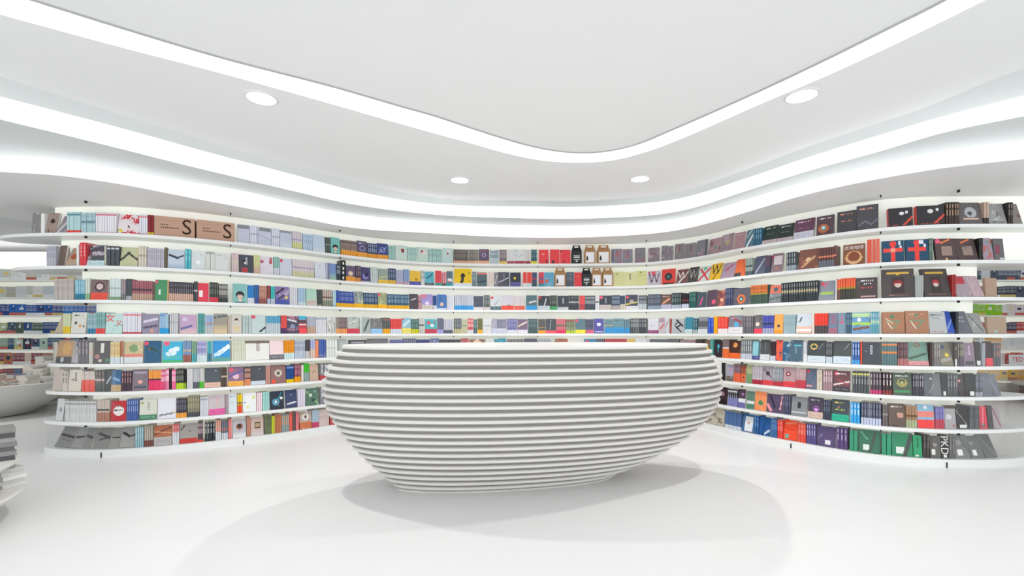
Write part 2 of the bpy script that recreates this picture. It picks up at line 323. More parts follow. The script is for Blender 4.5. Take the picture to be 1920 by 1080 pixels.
#@@BOOKS@@
# ------------------------------------------------------------------ the books
# One line per book (F: cover facing out) or run of spines (S). Columns: start, end, [count,] colour, marks | words.
CROPS = {'L1': (0, 4), 'L3': (300, 4.153), 'L4': (300, 4.697), 'C1': (600, 4.697), 'C2': (920, 4.697), 'R1': (1240, 4.5), 'R2': (1320, 4.32), 'R3': (1560, 4), 'R4': (1580, 3.7235)}
BOOKS = '''
#0 L1
F 232 298 8a8a88 n:.5:b8b8b8 k:3 | grey patterned
S 300 330 1 f0f0ee
F 335 420 a59288 n:.4:4c3c34 c:.5,.6,.2:2c2420 k:10 | brown with a dark animal picture
F 415 495 a8a0a8 l:.1,0,.8,1,.12:e8e4ec l:.5,0,1,.7,.1:6c6470 k:25 | grey slanted stripe
S 497 600 6 bcdde0 b.15:f0504a t:5890a0
S 602 710 5 b5d5da m:2c6f86 v:90a8b0
S 712 868 9 eceaf0 b.06:d0304a t:e08090
F 875 1040 f0e8ea n:.55:d8404c n:.3:484850 c:.15,.15,.09:f0d820 k:14 | white with red and black blotches
S 1042 1105 4 e8eaf4 b.06:c03040 t:f0a0a8
S 1106 1153 2 8c2430 b.15:e0c030
#0 L3
F 604 700 c8ccdc n:.3:a8b0c0 r:.0,.8,.95,1:8c9098 | pale grey mist landscape
S 702 762 5 dfe2f0 m:b0b8d0
F 765 870 ccd0e0 n:.3:a0a8bc r:.1,.8,.95,1:8c9098 l:0,.6,1,.3,.05:a8b0c8 | pale grey diagonal ridge landscape
S 872 932 4 dde0ee m:b0b8d0
F 936 1030 c8d0e0 n:.3:9ca4b4 r:0,.85,.95,1:9c98a8 g:.4:d8e4f0 | pale blue mountain mist
S 1033 1110 5 dcd4dc b.4:d8dca0 m:b8a0d0
S 1114 1186 4 c4d8ec v:88a8cc
F 1190 1288 c8d8ea n:.2:b0c0dc g:.3:dce8ec | plain pale blue
S 1290 1328 2 55605c m:8c9890
F 1332 1405 7fc4be p:20242c:f0d0bc | turquoise portrait
#0 C1
S 190 328 7 a08c80 b.35:f5a83c t:505060 v:5c5460
F 331 420 5a5476 b.3:f5a83c o:.5,.55,.28:a8a0c8 t:d8d0e0 | purple ring emblem
S 424 503 5 3f4f78 b.3:f5a83c v:c0c8e0
F 506 603 46518a b.28:f5a83c o:.5,.6,.25:8c98d0 l:.1,.4,.9,.8,.03:c0c8f0 | indigo orbit drawing
S 607 662 4 a8cfc8 v:88b8b4
F 665 770 cfe0d8 r:.5,.55,.75,.8:7c4a48 c:.55,.7,.09:c83038 | pale mint bird picture
S 773 853 5 b8d8d0 v:94b8b4
F 856 955 cde0d8 r:.5,.55,.8,.75:f0ece0 c:.45,.7,.1:c02838 k:9 | pale mint with crimson mark
S 960 1078 7 b4d8d4 v:6c9890
F 1081 1170 c4dcd8 c:.5,.65,.1:c03040 r:.45,.75,.8,.85:f4e8e0 | pale mint with a small bird
S 1176 1394 15 6b625e b.2:f0b890 v:a09890
F 1397 1490 6b5a70 b.2:f0b890 t:d88090 o:.5,.6,.2:c0b8e0 | mauve globe
S 1494 1597 7 c0d0d8 v:94a8b4
#0 C2
S 10 74 4 c4d2da v:98acb8
S 76 140 4 6c5a6c b.2:f0c040 v:c8a8a0
S 146 210 4 dcdce0 b.2:a83c50
F 212 300 e0e2e4 b.2:a83c50 n:.3:a8b8b4 l:.1,.4,.9,.7,.03:80a098 | white sketched hills
S 302 350 3 d8d8d8 b.2:a83c50
S 355 408 3 3c6474 b.2:f0e030 v:90b0b8
F 425 512 ea4a50 r:.68,.05,.95,.3:a03030 r:.3,.65,.55,.7:f8c0b8 | bright red with dark stamp
F 522 608 e84a50 r:.2,.05,.45,.25:50383c | bright red with grey stamp
F 612 705 ea4850 c:.35,.15,.12:904048 l:0,.95,.1,.85,.08:30242c | bright red with black corner
F 1065 1160 8c8c98 n:.5:a87880 v:b04850 r:0,.1,.2,.9:686c7c T:.03 | grey boxed set with faint figures
F 1162 1252 8a8a96 n:.5:a87480 v:a04858 T:.03 | grey and rose crowd
F 1268 1362 86868f n:.5:9c747c m:905058 T:.03 | grey crowd
F 1385 1485 8a8088 n:.5:b8a0a8 m:a04050 T:.03 | rose grey crowd
F 1500 1596 86848c n:.5:b4a4ac m:98505c T:.03 | smoky crowd
#0 R1
F 5 95 86848c n:.5:b0a0a8 v:905060 T:.03 | ashen crowd
F 108 190 8a8488 n:.5:b09898 v:8c5060 T:.03 | dusty rose crowd
F 197 286 888488 n:.5:a08488 v:6c5058 T:.03 | brown grey crowd
F 292 385 84848c n:.5:a89098 r:.8,0,1,1:60606c T:.03 | steel grey crowd
F 395 492 b09098 n:.5:886870 c:.6,.4,.12:60a078 k:8 T:.03 | rose painting
F 498 600 9c8890 n:.5:b8a8b0 c:.5,.5,.15:b8b080 k:8 T:.03 | mauve painting
F 612 700 b08c90 t:d0b0b0 k:8 | dusty pink
F 700 768 5d8090 l:.2,0,.9,.8,.2:e8eef2 l:.1,.6,.6,1,.1:c8dce4 k:16 | steel blue with white ice shard
S 770 842 4 3c6c88 v:88b0c4
F 845 965 34403c b.2:ccbcc0 t:dce0dc m:70887c k:18 | dark green white titled
F 968 1105 36403c b.2:ccbcc0 t:dce0dc m:70887c n:.2:506058 k:18 | black green white titled
F 1112 1280 6e4a60 b.35:d4d4e4 t:f0dce8 m:a07890 k:14 | plum
F 1305 1455 5c4a50 t:e8e4e8 c:.4,.35,.3:c86840 c:.4,.38,.17:5c9c9c c:.4,.38,.09:d8e8e4 n:.2:403c48 | dark brown glowing eye
#0 R3
F 35 180 4c4c50 t:d89080 m:c07868 n:.1:5c5c60 | charcoal orange titled
F 182 350 525258 t:e0a090 l:.1,.2,.4,.35,.03:9898a8 l:.4,.35,.7,.2,.03:9898a8 l:.7,.2,.95,.38,.03:9898a8 h:25 | tall charcoal constellation
F 425 612 37363a h:18.5 e:e8504c c:.55,.7,.09:e8e8e8 c:.75,.75,.06:e8e8e8 l:.65,.1,.98,.5,.09:e05848 n:.12:a83c3c m2:c85858 T:.045 | black and red falcon
F 640 852 383639 h:19 e:e8504c c:.5,.72,.1:e8e8e8 c:.75,.78,.06:e8e8e8 l:.65,.1,.98,.5,.09:e05848 n:.12:a83c3c m2:c85858 T:.045 | black and red eyes
S 858 960 5 40342e v:c8a888
F 962 1140 6a6668 h:22 c:.55,.55,.25:b8bcc0 c:.52,.5,.1:50585c r:.2,.2,.85,.3:e0c0a8 n:.2:585456 k:12 | grey silver hat
S 1142 1180 2 c0a898 b.3:302c2c
F 1180 1320 9b9b9b n:.45:c8c8c8 n:.3:686868 m2:303030 k:14 | silver grey ruined landscape
S 1324 1362 2 34302e v:a89888
F 1364 1438 8a8682 n:.4:b0aca8 c:.8,.4,.2:785c50 k:16 | grey brown photo
#1 L1
S 342 415 4 bcbcc8 v:8c90a4 n
F 430 480 6c5c54 n:.3:90807a k:8 | dark brown
F 482 565 c0a890 c:.5,.5,.3:b05840 n:.3:8c7c68 k:25 | beige with red vase
S 569 588 1 e8ecec
S 590 643 2 e0404a v:f0b0a8 h:24
F 645 775 56565e b.25:c8e4e8 n:.5:c8c0c8 n:.2:b04850 k:12 | charcoal photo collage
S 777 792 2 c8c8b8
S 794 890 3 4a5058 t:c0c8d0 h:20.5
F 895 1028 cacca4 l:.0,.3,.5,.7,.12:484c48 l:.4,.7,1,.35,.1:484c48 n:.2:8c8c78 k:12 | cream with black zigzag
S 1035 1098 3 dcd4c4 m:b0a890
S 1102 1230 9 c4c0cc v:a0a0b0
S 1233 1252 2 7a6a52
#1 L3
F 58 190 c8d4e2 l:.1,.7,.6,.55,.12:38404c l:.5,.55,.95,.7,.08:38404c g:.25:a8c0d8 | pale blue swimming whale
S 192 240 2 4cb8c8 v:98dce4
F 243 350 dce4e4 c:.5,.4,.18:fafafa c:.75,.8,.05:607068 | pale grey moonlit
S 354 425 2 d8dcd8 t:98a098 t2:98a098
F 428 536 dde0e0 c:.8,.7,.06:88b8b0 t:b8c0c0 | plain off-white
S 560 612 5 e0c8cc m:d8dcb0
F 615 728 4a5058 c:.4,.6,.17:20242c c:.42,.55,.09:f0d8c8 r:.2,.05,.6,.3:c04048 v:c8c8d0 | slate portrait
S 732 778 3 dcdca0 b.4:e0c0a8
F 780 885 e2dce4 c:.15,.7,.13:b85060 r:.7,.6,.9,.95:c04858 n:.3:c8c4d0 | white red lettered
S 888 930 3 90c0b8 b.4:d8dce8
F 934 1030 d2d8e6 c:.15,.85,.13:e04860 n:.3:b8c0d4 | pale lilac landscape with red sticker
S 1034 1200 13 e2d8dc b.3:dcdcb0 m:b8a8c0
F 1206 1300 dce2ec c:.5,.8,.05:687078 | plain ice white
F 1305 1318 8c80a0
F 1320 1375 7c98c8 g:.4:a8ccb8 | cornflower blue
S 1377 1412 2 30404a v:8090a0
#1 C1
S 46 72 2 c8c8e0
S 152 184 2 38484f v:8090a0
S 187 228 1 151515 h:27 w:f4f4f4
F 232 315 6a5c78 b.3:f5a83c c:.5,.5,.25:e8d0b8 n:.3:403850 | purple cloud
S 318 360 3 5a4c5c b.25:f0a050 v:b0a0a8
F 362 445 4c4874 c:.5,.4,.32:9088c0 c:.6,.5,.22:302c58 g:.1:e8e0f0 | violet moon
S 448 512 4 d0dcdc v:b0c4c0
F 516 604 98a8a0 b.25:f0c850 n:.3:c8c890 l:.1,.4,.9,.5,.06:d8d080 | sage misty hill
S 607 668 4 4c5878 b.25:f0c040 v:98a4c0
F 670 736 a8acc8 b.2:c8a8b8 t:c8cce0 | lavender
S 740 787 3 8ca4d0 b.2:c8a8b8
F 791 887 ecc040 b.25:5050a8 n:.35:f0e0a0 c:.6,.4,.14:c08c28 | yellow dotted
S 891 920 2 d8dcdc v:708090
F 923 1005 5cb0c4 b.2:505860 n:.4:a8dce4 l:.2,.5,.8,.8,.1:2c5c84 | cyan wave
F 1016 1072 e04c58 b.2:409898 n:.25:50404c | red and black
S 1079 1112 2 e890a0 b.2:506058
F 1114 1170 607884 r:.2,.3,.9,.5:f0f0f0 r:.3,.25,.6,.35:e04858 b.2:30a0b0 | teal with white cup
F 1181 1336 f0c81c h:26 c:.5,.62,.13:2c2c24 l:.42,.15,.5,.55,.16:30302c c:.85,.75,.04:50a040 c:.88,.3,.04:d05030 b.18:dce0f0 | large yellow black silhouette
S 1340 1377 3 607888 v:a0b8c0
F 1380 1470 566c74 n:.3:789098 r:0,.85,1,.95:f08070 l:.1,.3,.9,.4,.1:303c48 | dark teal
S 1474 1530 3 e4d4cc
F 1533 1597 88848c n:.3:605c68 c:.5,.5,.2:d8d4dc l:.2,.2,.8,.8,.1:e4e4e8 | grey horse
#1 C2
F 32 165 5c5c68 n:.4:404048 l:.1,.3,.9,.6,.08:c8c8d0 v:888890 | charcoal crowned
F 170 265 3c4250 c:.45,.6,.12:f0e020 b.3:6466a0 | navy with yellow sun
F 285 318 e84848 b.25:e4e8ec k:8 | scarlet narrow
F 320 362 e84c40 b.25:c8e4e4 k:8 | orange red
S 364 408 3 50587c b.25:406070 m:c84858
S 424 470 3 e05068 b.2:38a8b8 m:5078b0
F 472 558 60a8c8 r:.1,.3,.4,.5:e06048 n:.3:a8d0dc | sky blue collage
S 668 735 5 5c6470 v:98a0a8
F 737 803 e84450 c:.5,.7,.1:c0a040 | plain red gold stamped
F 1086 1176 dcdca0 c:.3,.85,.08:70a060 t2:c8c888 | pale yellow green stamped
F 1178 1276 dedeA4 v:707078 | pale yellow violet lettered
F 1278 1372 dcdc9c c:.45,.9,.09:90a048 t2:c0c080 | pale lemon
F 1382 1495 c8c0cc l:.1,.8,.3,.2,.08:40485c l:.3,.2,.5,.8,.08:705060 l:.5,.8,.7,.2,.08:40485c l:.7,.2,.9,.8,.08:705060 c:.1,.9,.08:e04858 r:.3,.7,.6,.95:e05868 | white big W
F 1503 1624 e04840 c:.5,.5,.28:30383c c:.5,.5,.12:5c8080 r:.1,.0,.9,.12:40302c | red dark beetle
#1 R1
F 122 215 7a5450 l:.1,.8,.3,.4,.08:e8e0d8 l:.3,.4,.5,.8,.08:e8e0d8 l:.5,.8,.7,.4,.08:e8e0d8 l:.7,.4,.95,.8,.08:e8e0d8 l:.2,0,.6,.4,.15:e0dcd8 k:18 | brown W
F 218 300 4c4c4c l:.1,.8,.3,.3,.07:c8c4c0 l:.3,.3,.5,.8,.07:c8c4c0 l:.5,.8,.7,.3,.07:a09c98 l:.7,.3,.95,.8,.07:a09c98 k:18 | charcoal W
F 303 398 d0dcd4 l:.05,.05,.95,.85,.13:e03048 l:.1,.85,.9,.05,.13:d83848 c:.5,.85,.15:78c0a0 k:16 | white red X
F 400 492 f0c030 l:.1,.9,.3,.4,.08:404038 l:.3,.4,.5,.9,.08:404038 l:.5,.9,.7,.4,.08:404038 l:.7,.4,.9,.9,.08:404038 l:.3,.0,.6,.4,.1:7c6830 k:16 | yellow W
F 500 608 b09aac l:.2,.5,.7,.8,.1:c04870 n:.3:90808c k:18 | mauve
F 610 702 f07444 n:.35:c05030 r:0,0,.6,.2:585058 k:16 | orange
S 706 766 4 a0b0a8 m:384048 b.25:606c70
F 775 868 58607a n:.3:706078 l:.2,.1,.8,.8,.12:b8b8c4 k:15 | blue grey spaceship
S 870 916 3 685468 b.4:4c5468
F 920 1015 8c7880 b.0:e8e4e8 r:.2,.4,.95,.85:dcd0d4 c:.1,.85,.1:e84858 c:.5,.2,.12:e07858 k:12 | grey with white panel
S 1050 1130 4 505860 v:c0c8c8 b.3:a8b4c0
F 1150 1318 8a5c50 n:.5:c08060 n:.3:504858 c:.5,.45,.14:f4d0a0 l:.2,.1,.8,.6,.1:e8b088 k:13 | fiery spaceship
S 1322 1470 6 6c4844 m:f09070 b.35:787c88
#1 R3
S 2 30 2 6c4844 m:f09070
F 80 246 8a5840 c:.5,.35,.38:e8b888 c:.5,.4,.28:8c4c34 n:.15:c07c50 X:.5,.82,.2:e8e8ee:流浪地球 | brown burning planet
F 262 300 e05c48 h:24 n:.1:f0c0a8 k:6 | red rolled
F 304 330 e06450 h:24 k:6 | coral rolled
F 333 360 e87058 h:24 k:6 | salmon rolled
F 378 545 27506e r:.4,.0,.6,.95:f04840 r:.05,.45,.95,.65:f04c40 c:.5,.85,.15:f04840 c:.5,.55,.13:f0a090 r:.75,.8,.85,.95:e4e8f0 r:.8,.65,.9,.75:e4e8f0 h:21 | navy orange cross
F 557 730 274c6a r:.4,.0,.6,.95:f04840 r:.08,.45,.92,.65:f04c40 c:.5,.85,.13:f04840 r:.62,.8,.8,.95:e4e8f0 r:.8,.65,.9,.78:e4e8f0 h:21 | navy red cross
S 733 762 2 607870 v:a8b0a8
F 786 944 5a4848 c:.15,.88,.13:f06080 r:.3,.2,.8,.65:a08880 l:.3,.8,.7,.95,.08:f08050 n:.3:705858 c:.5,.05,.07:f0c080 k:8 | dark brown palace
F 952 1105 584848 r:.3,.2,.8,.65:9c8880 l:.3,.8,.7,.95,.08:e88050 n:.3:685454 k:14 | dark brown gate
S 1107 1138 2 1c1a1a v:504844
F 1141 1222 a898a8 n:.6:c07068 n:.4:70a098 k:10 | mosaic
F 1226 1302 6c6c6e r:.1,.3,.6,.7:884858 r:.5,.02,.95,.12:e8e8e8 k:6 | grey plastic wrapped
#2 L1
S 398 548 10 c4bcb4 v:a09890
S 556 630 5 8ac0d4 b.3:2080a0 v:b8dce8
S 633 668 2 d4dcd0 b.3:90b890
F 675 802 806a6a b.35:ec5444 c:.5,.65,.3:d8c0c0 n:.3:504044 o:.5,.65,.3:403438 | brown and red dragon
S 818 903 6 d8e4e4 b.15:88b088 m:a8c0b8
S 905 940 2 a09094 b.3:787c80
S 942 985 3 505860 b.2:b8bcc0
S 988 1140 11 a86470 b.35:c8a490 m:383840
F 1160 1264 4c9468 c:.1,.9,.12:f05878 r:.25,.3,.4,.55:e8f0e8 r:.9,0,1,1:e0b080 | green white lettered
#2 L3
S 68 258 13 45404a b.4:d8b0a0 v:8c8890
S 262 292 2 484c54 m:c8c8d0
F 294 380 e84458 r:.1,.25,.45,.6:f8f0f0 | crimson white lettered
S 383 455 5 404844 b.25:e84458 v:98a098
S 457 530 6 6c6c68 b.25:404444 v:a8a8a0
F 568 680 8cc4c0 p:282c34:f0d4c4 | aqua lady portrait
F 683 735 2c80c8 b.3:dce0ec | bright blue
S 737 770 2 3468a8 b.3:4858a0
S 772 832 4 c08878 b.3:a06058 v:e0b098
S 834 862 1 904848 b.3:c0c8e0
S 864 895 2 40c0c0 b.3:c8d0e4
F 902 1008 8c78b0 b.28:5460b0 n:.4:c8b8c8 l:.1,.6,.6,.9,.1:302c30 l:.2,.3,.6,.5,.08:302c30 c:.8,.4,.1:f0e040 | purple black brushwork
S 1012 1072 4 e0e0e8
S 1076 1134 4 b0cce4 b.2:d8e8ec
F 1142 1225 b4dcc8 l:.1,.15,.9,.25,.12:c08088 g:.4:d8c8c0 | mint pink floral
S 1229 1262 3 505858 b.1:a8b0a8
S 1266 1343 5 c0b0a8 b.35:889078 m:705c54
S 1346 1373 2 b8d8e4 b.1:90b8c8
S 1376 1412 3 3c5cb0 b.25:f0c020
#2 C1
S 152 300 11 3a52a0 b.25:f5b820 v:98a8dc
F 303 385 8c9a98 b.25:f5b820 n:.5:c8d0b8 n:.3:505c60 | grey green illustrated
S 388 508 9 3c5878 b.25:f5b820 v:a8bcd0
F 513 592 98a080 b.25:f5b820 c:.15,.85,.15:f06070 n:.4:c8c890 | olive illustrated
S 595 785 15 3c607c b.25:f5b820 v:a8c4d0
F 789 864 4c4650 l:.2,.6,.8,.7,.06:d8d0d8 n:.2:302c34 | black winged
S 866 892 2 c08c9c m:803c50
F 896 994 a090c8 b.3:c8c0b8 c:.5,.4,.18:e4d8f4 r:.0,.8,.4,.95:e07888 | lilac castle
S 997 1028 3 2c5090 b.3:d8dce8
F 1031 1115 4474b4 c:.5,.35,.2:e0b8a0 l:.3,.8,.5,.5,.05:203c70 b.1:c0d0ec | blue child portrait
S 1120 1178 5 dce0ec
S 1187 1350 11 c4c8d8 b.3:40a4e8
F 1352 1438 505868 b.2:e0dce0 n:.3:88909c | slate photo
S 1441 1496 4 50585c b.2:d8d0d4 v:989ca0
F 1502 1597 d8dce0 b.25:586c74 c:.12,.88,.12:e84858 l:.4,.4,.8,.7,.08:a0a8b0 | white dancer
#2 C2
F 95 205 d8d4dc b.3:f05848 c:.6,.3,.08:303438 n:.2:b8b0bc | white sketch
S 208 298 5 dcd4d8 b.3:f06050
F 312 408 5c7884 b.3:40a0e0 l:.3,.5,.9,.6,.12:e0d8d0 n:.2:486470 | blue grey swimmer
F 420 520 404850 b.3:ccd4dc c:.12,.88,.12:e84858 l:.5,.2,.7,.8,.12:c8c8c8 | black bride
S 523 586 5 46504c b.25:50b070 v:90a098
F 590 685 444c54 b.2:ccd0d4 v:c0c8cc | slate lettered
S 688 778 7 484e54 m:dce0e0 v:90989c
F 782 830 c04850 r:0,.4,1,1:e85458 n:.3:50404c | red topped
S 832 918 8 505860 m:b84850 v:98a0a4
S 920 955 2 e4e6ea m:404448
F 959 1065 3c4450 b.35:c8bcb8 c:.14,.86,.14:f06080 v:98a0a8 | navy red stickered
S 1068 1138 6 48566c b.3:c0b4b4 v:8090a4
S 1140 1184 3 48566c b.4:d8d0c0
F 1188 1296 484c58 b.25:dcdce0 l:.0,.35,.9,.5,.08:e8d860 c:.15,.85,.12:f06070 c:.5,.55,.18:b8a8a8 | charcoal yellow brushstroke
S 1300 1370 6 48505c b.4:c8d0d8 v:90989c
S 1382 1494 9 586070 b.25:98a8bc v:98a0b0
F 1497 1597 6a5450 b.3:b8b8d0 l:.2,.4,.8,.7,.14:e0a080 t:e0c0b0 | brown runner
#2 R1
S 78 165 6 404c50 b.25:b8c0d0 v:90a8a4
S 168 228 3 302830 b.3:cfd3e4 m:903c48
S 231 288 4 346460 v:78a098
F 293 375 4c5864 l:.4,.2,.6,.6,.14:e05890 n:.3:607480 | slate pink figure
F 380 462 5c4c5c c:.7,.3,.2:e05c78 n:.3:44384c | plum rose
F 464 532 804c50 n:.5:d88870 c:.6,.4,.2:f0b090 | rust flame
S 536 596 4 4c5070 v:8c90a8
F 599 740 60606c c:.5,.35,.25:e07848 c:.5,.35,.13:3c5c60 c:.5,.35,.05:d0e8e4 n:.3:484858 | grey orange eye
S 749 893 9 4c6058 t3:ec7c40 m:d8c040 v:304038
F 903 1004 7c8088 r:0,.55,1,1:e87050 c:.5,.75,.2:486070 n:.3:9ca0a8 l:.1,.2,.9,.3,.1:486858 k:12 | silver orange topped
S 1007 1318 15 3a4044 m:c8b060 v:a8acac
F 1322 1458 8e94a0 c:.2,.85,.12:f04860 l:.3,.7,.5,.9,.08:e86080 r:.1,.3,.9,.42:a8c860 n:.3:707884 k:12 | silver pink figure
S 1466 1478 1 e4e4e4
S 1482 1530 3 705048 t3:f07048 m:c0a040
#2 R3
S 42 176 6 46463e t3:f06440 m:a89830
F 182 343 4c4244 t:d8d8dc t2:e0e0e4 n:.25:6c6468 r:.2,.08,.9,.14:c8a0a0 m:e05858 | black white lettered detective
F 378 622 504a4a h:28 r:.28,.15,.72,.7:403438 c:.5,.5,.14:902c2c c:.5,.44,.09:d8c0b8 m2:a07068 o:.5,.87,.08:e0b040 r:.15,.83,.85,.91:d8b050 | large dark brown emblem
S 626 690 4 a8b0ac k:0
F 700 900 524c4c h:28 r:.28,.15,.72,.7:443a3c c:.5,.5,.14:b03c40 c:.5,.44,.09:d8c8c0 m2:a07068 r:.15,.83,.85,.91:d8b050 k:14 | large dark brown tilted emblem
S 905 935 2 a03030
F 940 1060 b0a0a8 n:.3:d0c4cc r:.2,.6,.8,.95:c04850 k:20 | pink and grey
F 1064 1150 c8b0b8 n:.3:a07880 k:22 | pale pink
F 1156 1245 b09480 h:18 k:3 | kraft brown
#3 L1
F 402 462 c4b89c n:.1:a09878 e:403020 k:20 | tan slanted
S 466 520 3 d0d8b0 b.35:e8c828
F 525 638 dcdcd4 c:.3,.5,.1:405838 c:.6,.35,.09:e8a048 t:606058 c:.85,.35,.07:50684c | white vegetable drawing
S 652 712 5 a8c4cc b.25:3888b0 v:5890a0
S 715 783 5 8cb8b8 b.25:f04848 v:508888
F 786 914 c4e0dc X:.25,.75,.42:e84858:女 X:.78,.5,.3:e84858:又 n:.3:98c4c0 | pale mint red lettered
S 918 1058 9 e4e4ee b.08:d04050 t:f09098
F 1064 1188 9890a8 l:.1,.6,.9,.75,.12:d8d4e4 l:.1,.3,.9,.4,.12:605870 c:.6,.15,.12:e0a080 | lilac sunset sea
S 1196 1268 5 a0c4e4 b.28:20a8e8 t:7094c8
#3 L3
S 2 66 4 a8cce0 b.28:20a8e8
S 72 138 4 d0d0d6 m:b8b8c0
F 152 285 c4a4c4 g:.3:e0c0c0 l:.1,.25,.7,.4,.12:6870a0 c:.3,.75,.15:d8c8e8 e:4c3030 | pink and lilac boat
S 292 348 4 60a8a8 v:408888
S 352 412 4 98b4dc b.4:c8ccd0 m:c09880
F 417 525 a0988c g:.45:e0c8a0 l:0,.8,1,.9,.1:607078 n:.2:c0b090 | grey tan desert sky
S 528 550 2 c8b8a8
F 554 638 d0ccc4 c:.5,.7,.18:403c40 c:.5,.62,.14:e8d8c0 r:.2,.1,.8,.4:dcc8a0 | beige child portrait
S 642 710 3 bcccca v:a8b8b8
F 712 824 c4d4d4 c:.15,.88,.14:e05868 l:.6,.1,.95,.3,.1:303438 | pale teal blackbird
S 828 940 8 c4d0d8 t3:58a8cc
S 945 988 4 e85858 b.3:50406c
F 991 1082 504c64 n:.5:c8889c c:.5,.4,.2:8c98b8 l:.1,.8,.8,.7,.1:d8d8e0 | dark violet comic
F 1085 1145 c0485a r:0,.6,1,.75:405058 r:0,.45,1,.52:e8e8e8 r:0,.8,1,1:48b8d8 r:0,0,1,.3:f05058 | red and cyan striped
S 1150 1213 5 b8bccc b.4:c8a890
S 1216 1296 6 dcdce4 t:98a8b8
F 1300 1370 d8d8d6 l:.3,.1,.4,.8,.1:807870 l:.6,.1,.65,.8,.1:505050 n:.2:a89c94 | white tall figures
S 1372 1412 3 9c948c b.3:f0b070
#3 C1
F 66 140 d4d4d2 l:.2,.1,.3,.8,.12:8c8480 l:.7,.1,.75,.9,.1:404040 n:.2:a8a098 | white bare trees
S 143 240 6 7c6c70 b.3:f0a060 v:b0a0a0
F 244 350 b8c0b8 b.3:d04858 n:.5:8c9890 l:.2,.6,.8,.8,.05:e8e8e0 | sage thicket
S 352 378 2 d0dcd8
F 382 445 a8b4b0 l:.2,.2,.8,.8,.2:50585c n:.2:d8dcd8 | grey green black figure
F 452 552 78787c b.3:98c8f0 n:.3:a0a0a0 | grey engraving
S 556 618 4 5c6464 b.3:f5b020 t:b07068
S 621 718 6 e85450 b.3:d8e0f0 v:c83c40
F 722 804 8cb8c8 b.35:e8dc70 c:.1,.9,.1:e04860 l:.2,.5,.8,.8,.2:c8e0e4 | sky blue bunny
S 807 870 4 50706c b.3:d8d030 v:8cacb0
S 873 916 3 c8c8c4 m:406060
F 926 1030 50b0b8 b.3:c84858 c:.3,.75,.15:e04858 c:.6,.55,.14:e8e8e8 c:.8,.8,.08:d83c60 | teal red dotted
F 1034 1088 686c80 b.25:a8a0dc | slate violet
S 1092 1172 6 c8c8d8 b.25:606878
S 1183 1248 4 70747c b.3:c8c090 v:a0a4a8
S 1252 1296 3 c8c8a4 m:90a888
S 1300 1348 4 d04450 b.25:e8e4ec v:f0a0a0
S 1351 1383 2 406068 v:90a8a8
F 1387 1432 70704c b.25:f0b030 n:.3:90a070 | olive
S 1436 1508 5 e0e0e4 m:b8b8c0
F 1512 1597 a8a8b8 b.35:c8cce0 l:.2,.4,.8,.8,.08:c8c8d4 | lavender grey
#3 C2
F 12 138 88889c b.35:ccd0e0 n:.3:a8a0a8 t:707488 | grey violet old print
S 141 234 7 6464a0 b.25:e0e0ec v:a8a8d8
F 237 325 806c88 b.25:e4e0ec l:.1,.5,.9,.8,.12:e8dcc8 n:.3:504468 | purple fan dancers
S 329 415 7 54686c v:98a8a8
F 420 485 606060 b.2:f0a030 r:0,.4,1,.44:c09050 | grey gold ruled
F 487 575 50565c b.2:f06070 l:.4,.3,.5,.9,.08:a0a8ac n:.2:686c70 | charcoal pillar
S 578 660 5 d87884 b.22:f04068 m:507c68
S 662 742 6 98a080 b.2:c0d840 t:c85058 v:586058
F 746 835 64808c c:.13,.87,.14:f05870 b.25:f0e840 n:.3:586070 | slate and yellow
S 838 906 5 687088 b.25:f07090 v:303848
F 910 998 5c5ca4 c:.5,.6,.2:e8e8f8 c:.5,.45,.1:5c5ca4 r:.1,.08,.9,.16:c8c8f0 b.0:000000 | indigo white skull
F 1004 1078 708c94 b.4:3c98d8 l:0,.55,1,.55,.03:c8b898 | grey and sky blue
F 1080 1178 70949c b.4:3c98d8 t:48606c | grey blue large
S 1181 1225 3 7090a0 b.4:40a0dc
S 1229 1370 10 484c54 v:c0c4c8
F 1383 1476 d8d8e2 b.22:904878 m:b8b8c8 | white with purple foot
F 1479 1568 c8bcc4 l:.2,.3,.8,.6,.14:c8606c r:0,.7,.8,1:a890a0 | pink fish
S 1573 1597 2 b05040
#3 R1
F 2 70 c8ccd2 l:0,.4,.8,.8,.1:8c6c70 | grey white red mark
F 76 188 b4b8bc l:.4,.9,.9,.5,.12:303438 l:.3,.5,.8,.1,.1:303438 l:.4,.4,.8,.6,.1:303438 l:.6,.8,.3,.6,.08:303438 | white black maze
F 194 260 3c88a0 b.25:c8dce0 | teal plain
S 262 300 3 407080 b.25:b0c0c0 v:90a8b0
F 306 386 909498 r:0,.4,1,.75:606468 b.25:dce0e4 | grey landscape
S 388 435 2 3c60d0 v:6484e0
S 437 470 1 f5b020
S 472 556 3 f04c48 b.3:f4e8ec v:f07860
F 560 682 80808c b.35:e8e4ea c:.55,.5,.16:60b0e0 l:.2,.9,.9,.6,.12:a05060 t:c8a0a8 | grey red comet
S 690 770 6 706c74 v:a09ca0
F 778 848 706c70 b.0:000 r:0,0,1,.25:f04860 c:.4,.5,.25:e8d8c8 n:.4:405c50 | grey gremlin
S 851 944 4 5458b0 b.3:a8a8c8 m:303c34
F 946 1024 f0a858 c:.5,.4,.16:404048 n:.3:e86858 r:0,.0,1,.15:e89828 | orange bunny
S 1027 1124 6 a0b8c0 v:80a0a8
F 1132 1264 ccd4dc r:0,.0,1,.35:e4b8a8 r:0,.12,1,.2:f0ece8 l:.2,.6,.3,.8,.08:505860 k:10 | pale blue grey horizon
S 1267 1288 1 e4d0c8
S 1290 1402 4 f04838 b.4:504c50 v:d83830
F 1404 1530 7c7890 m2:f05870 v:b05870 r:.1,.3,.9,.4:5c88a0 r:.1,.0,.9,.3:a06878 | slate red lettered
#3 R3
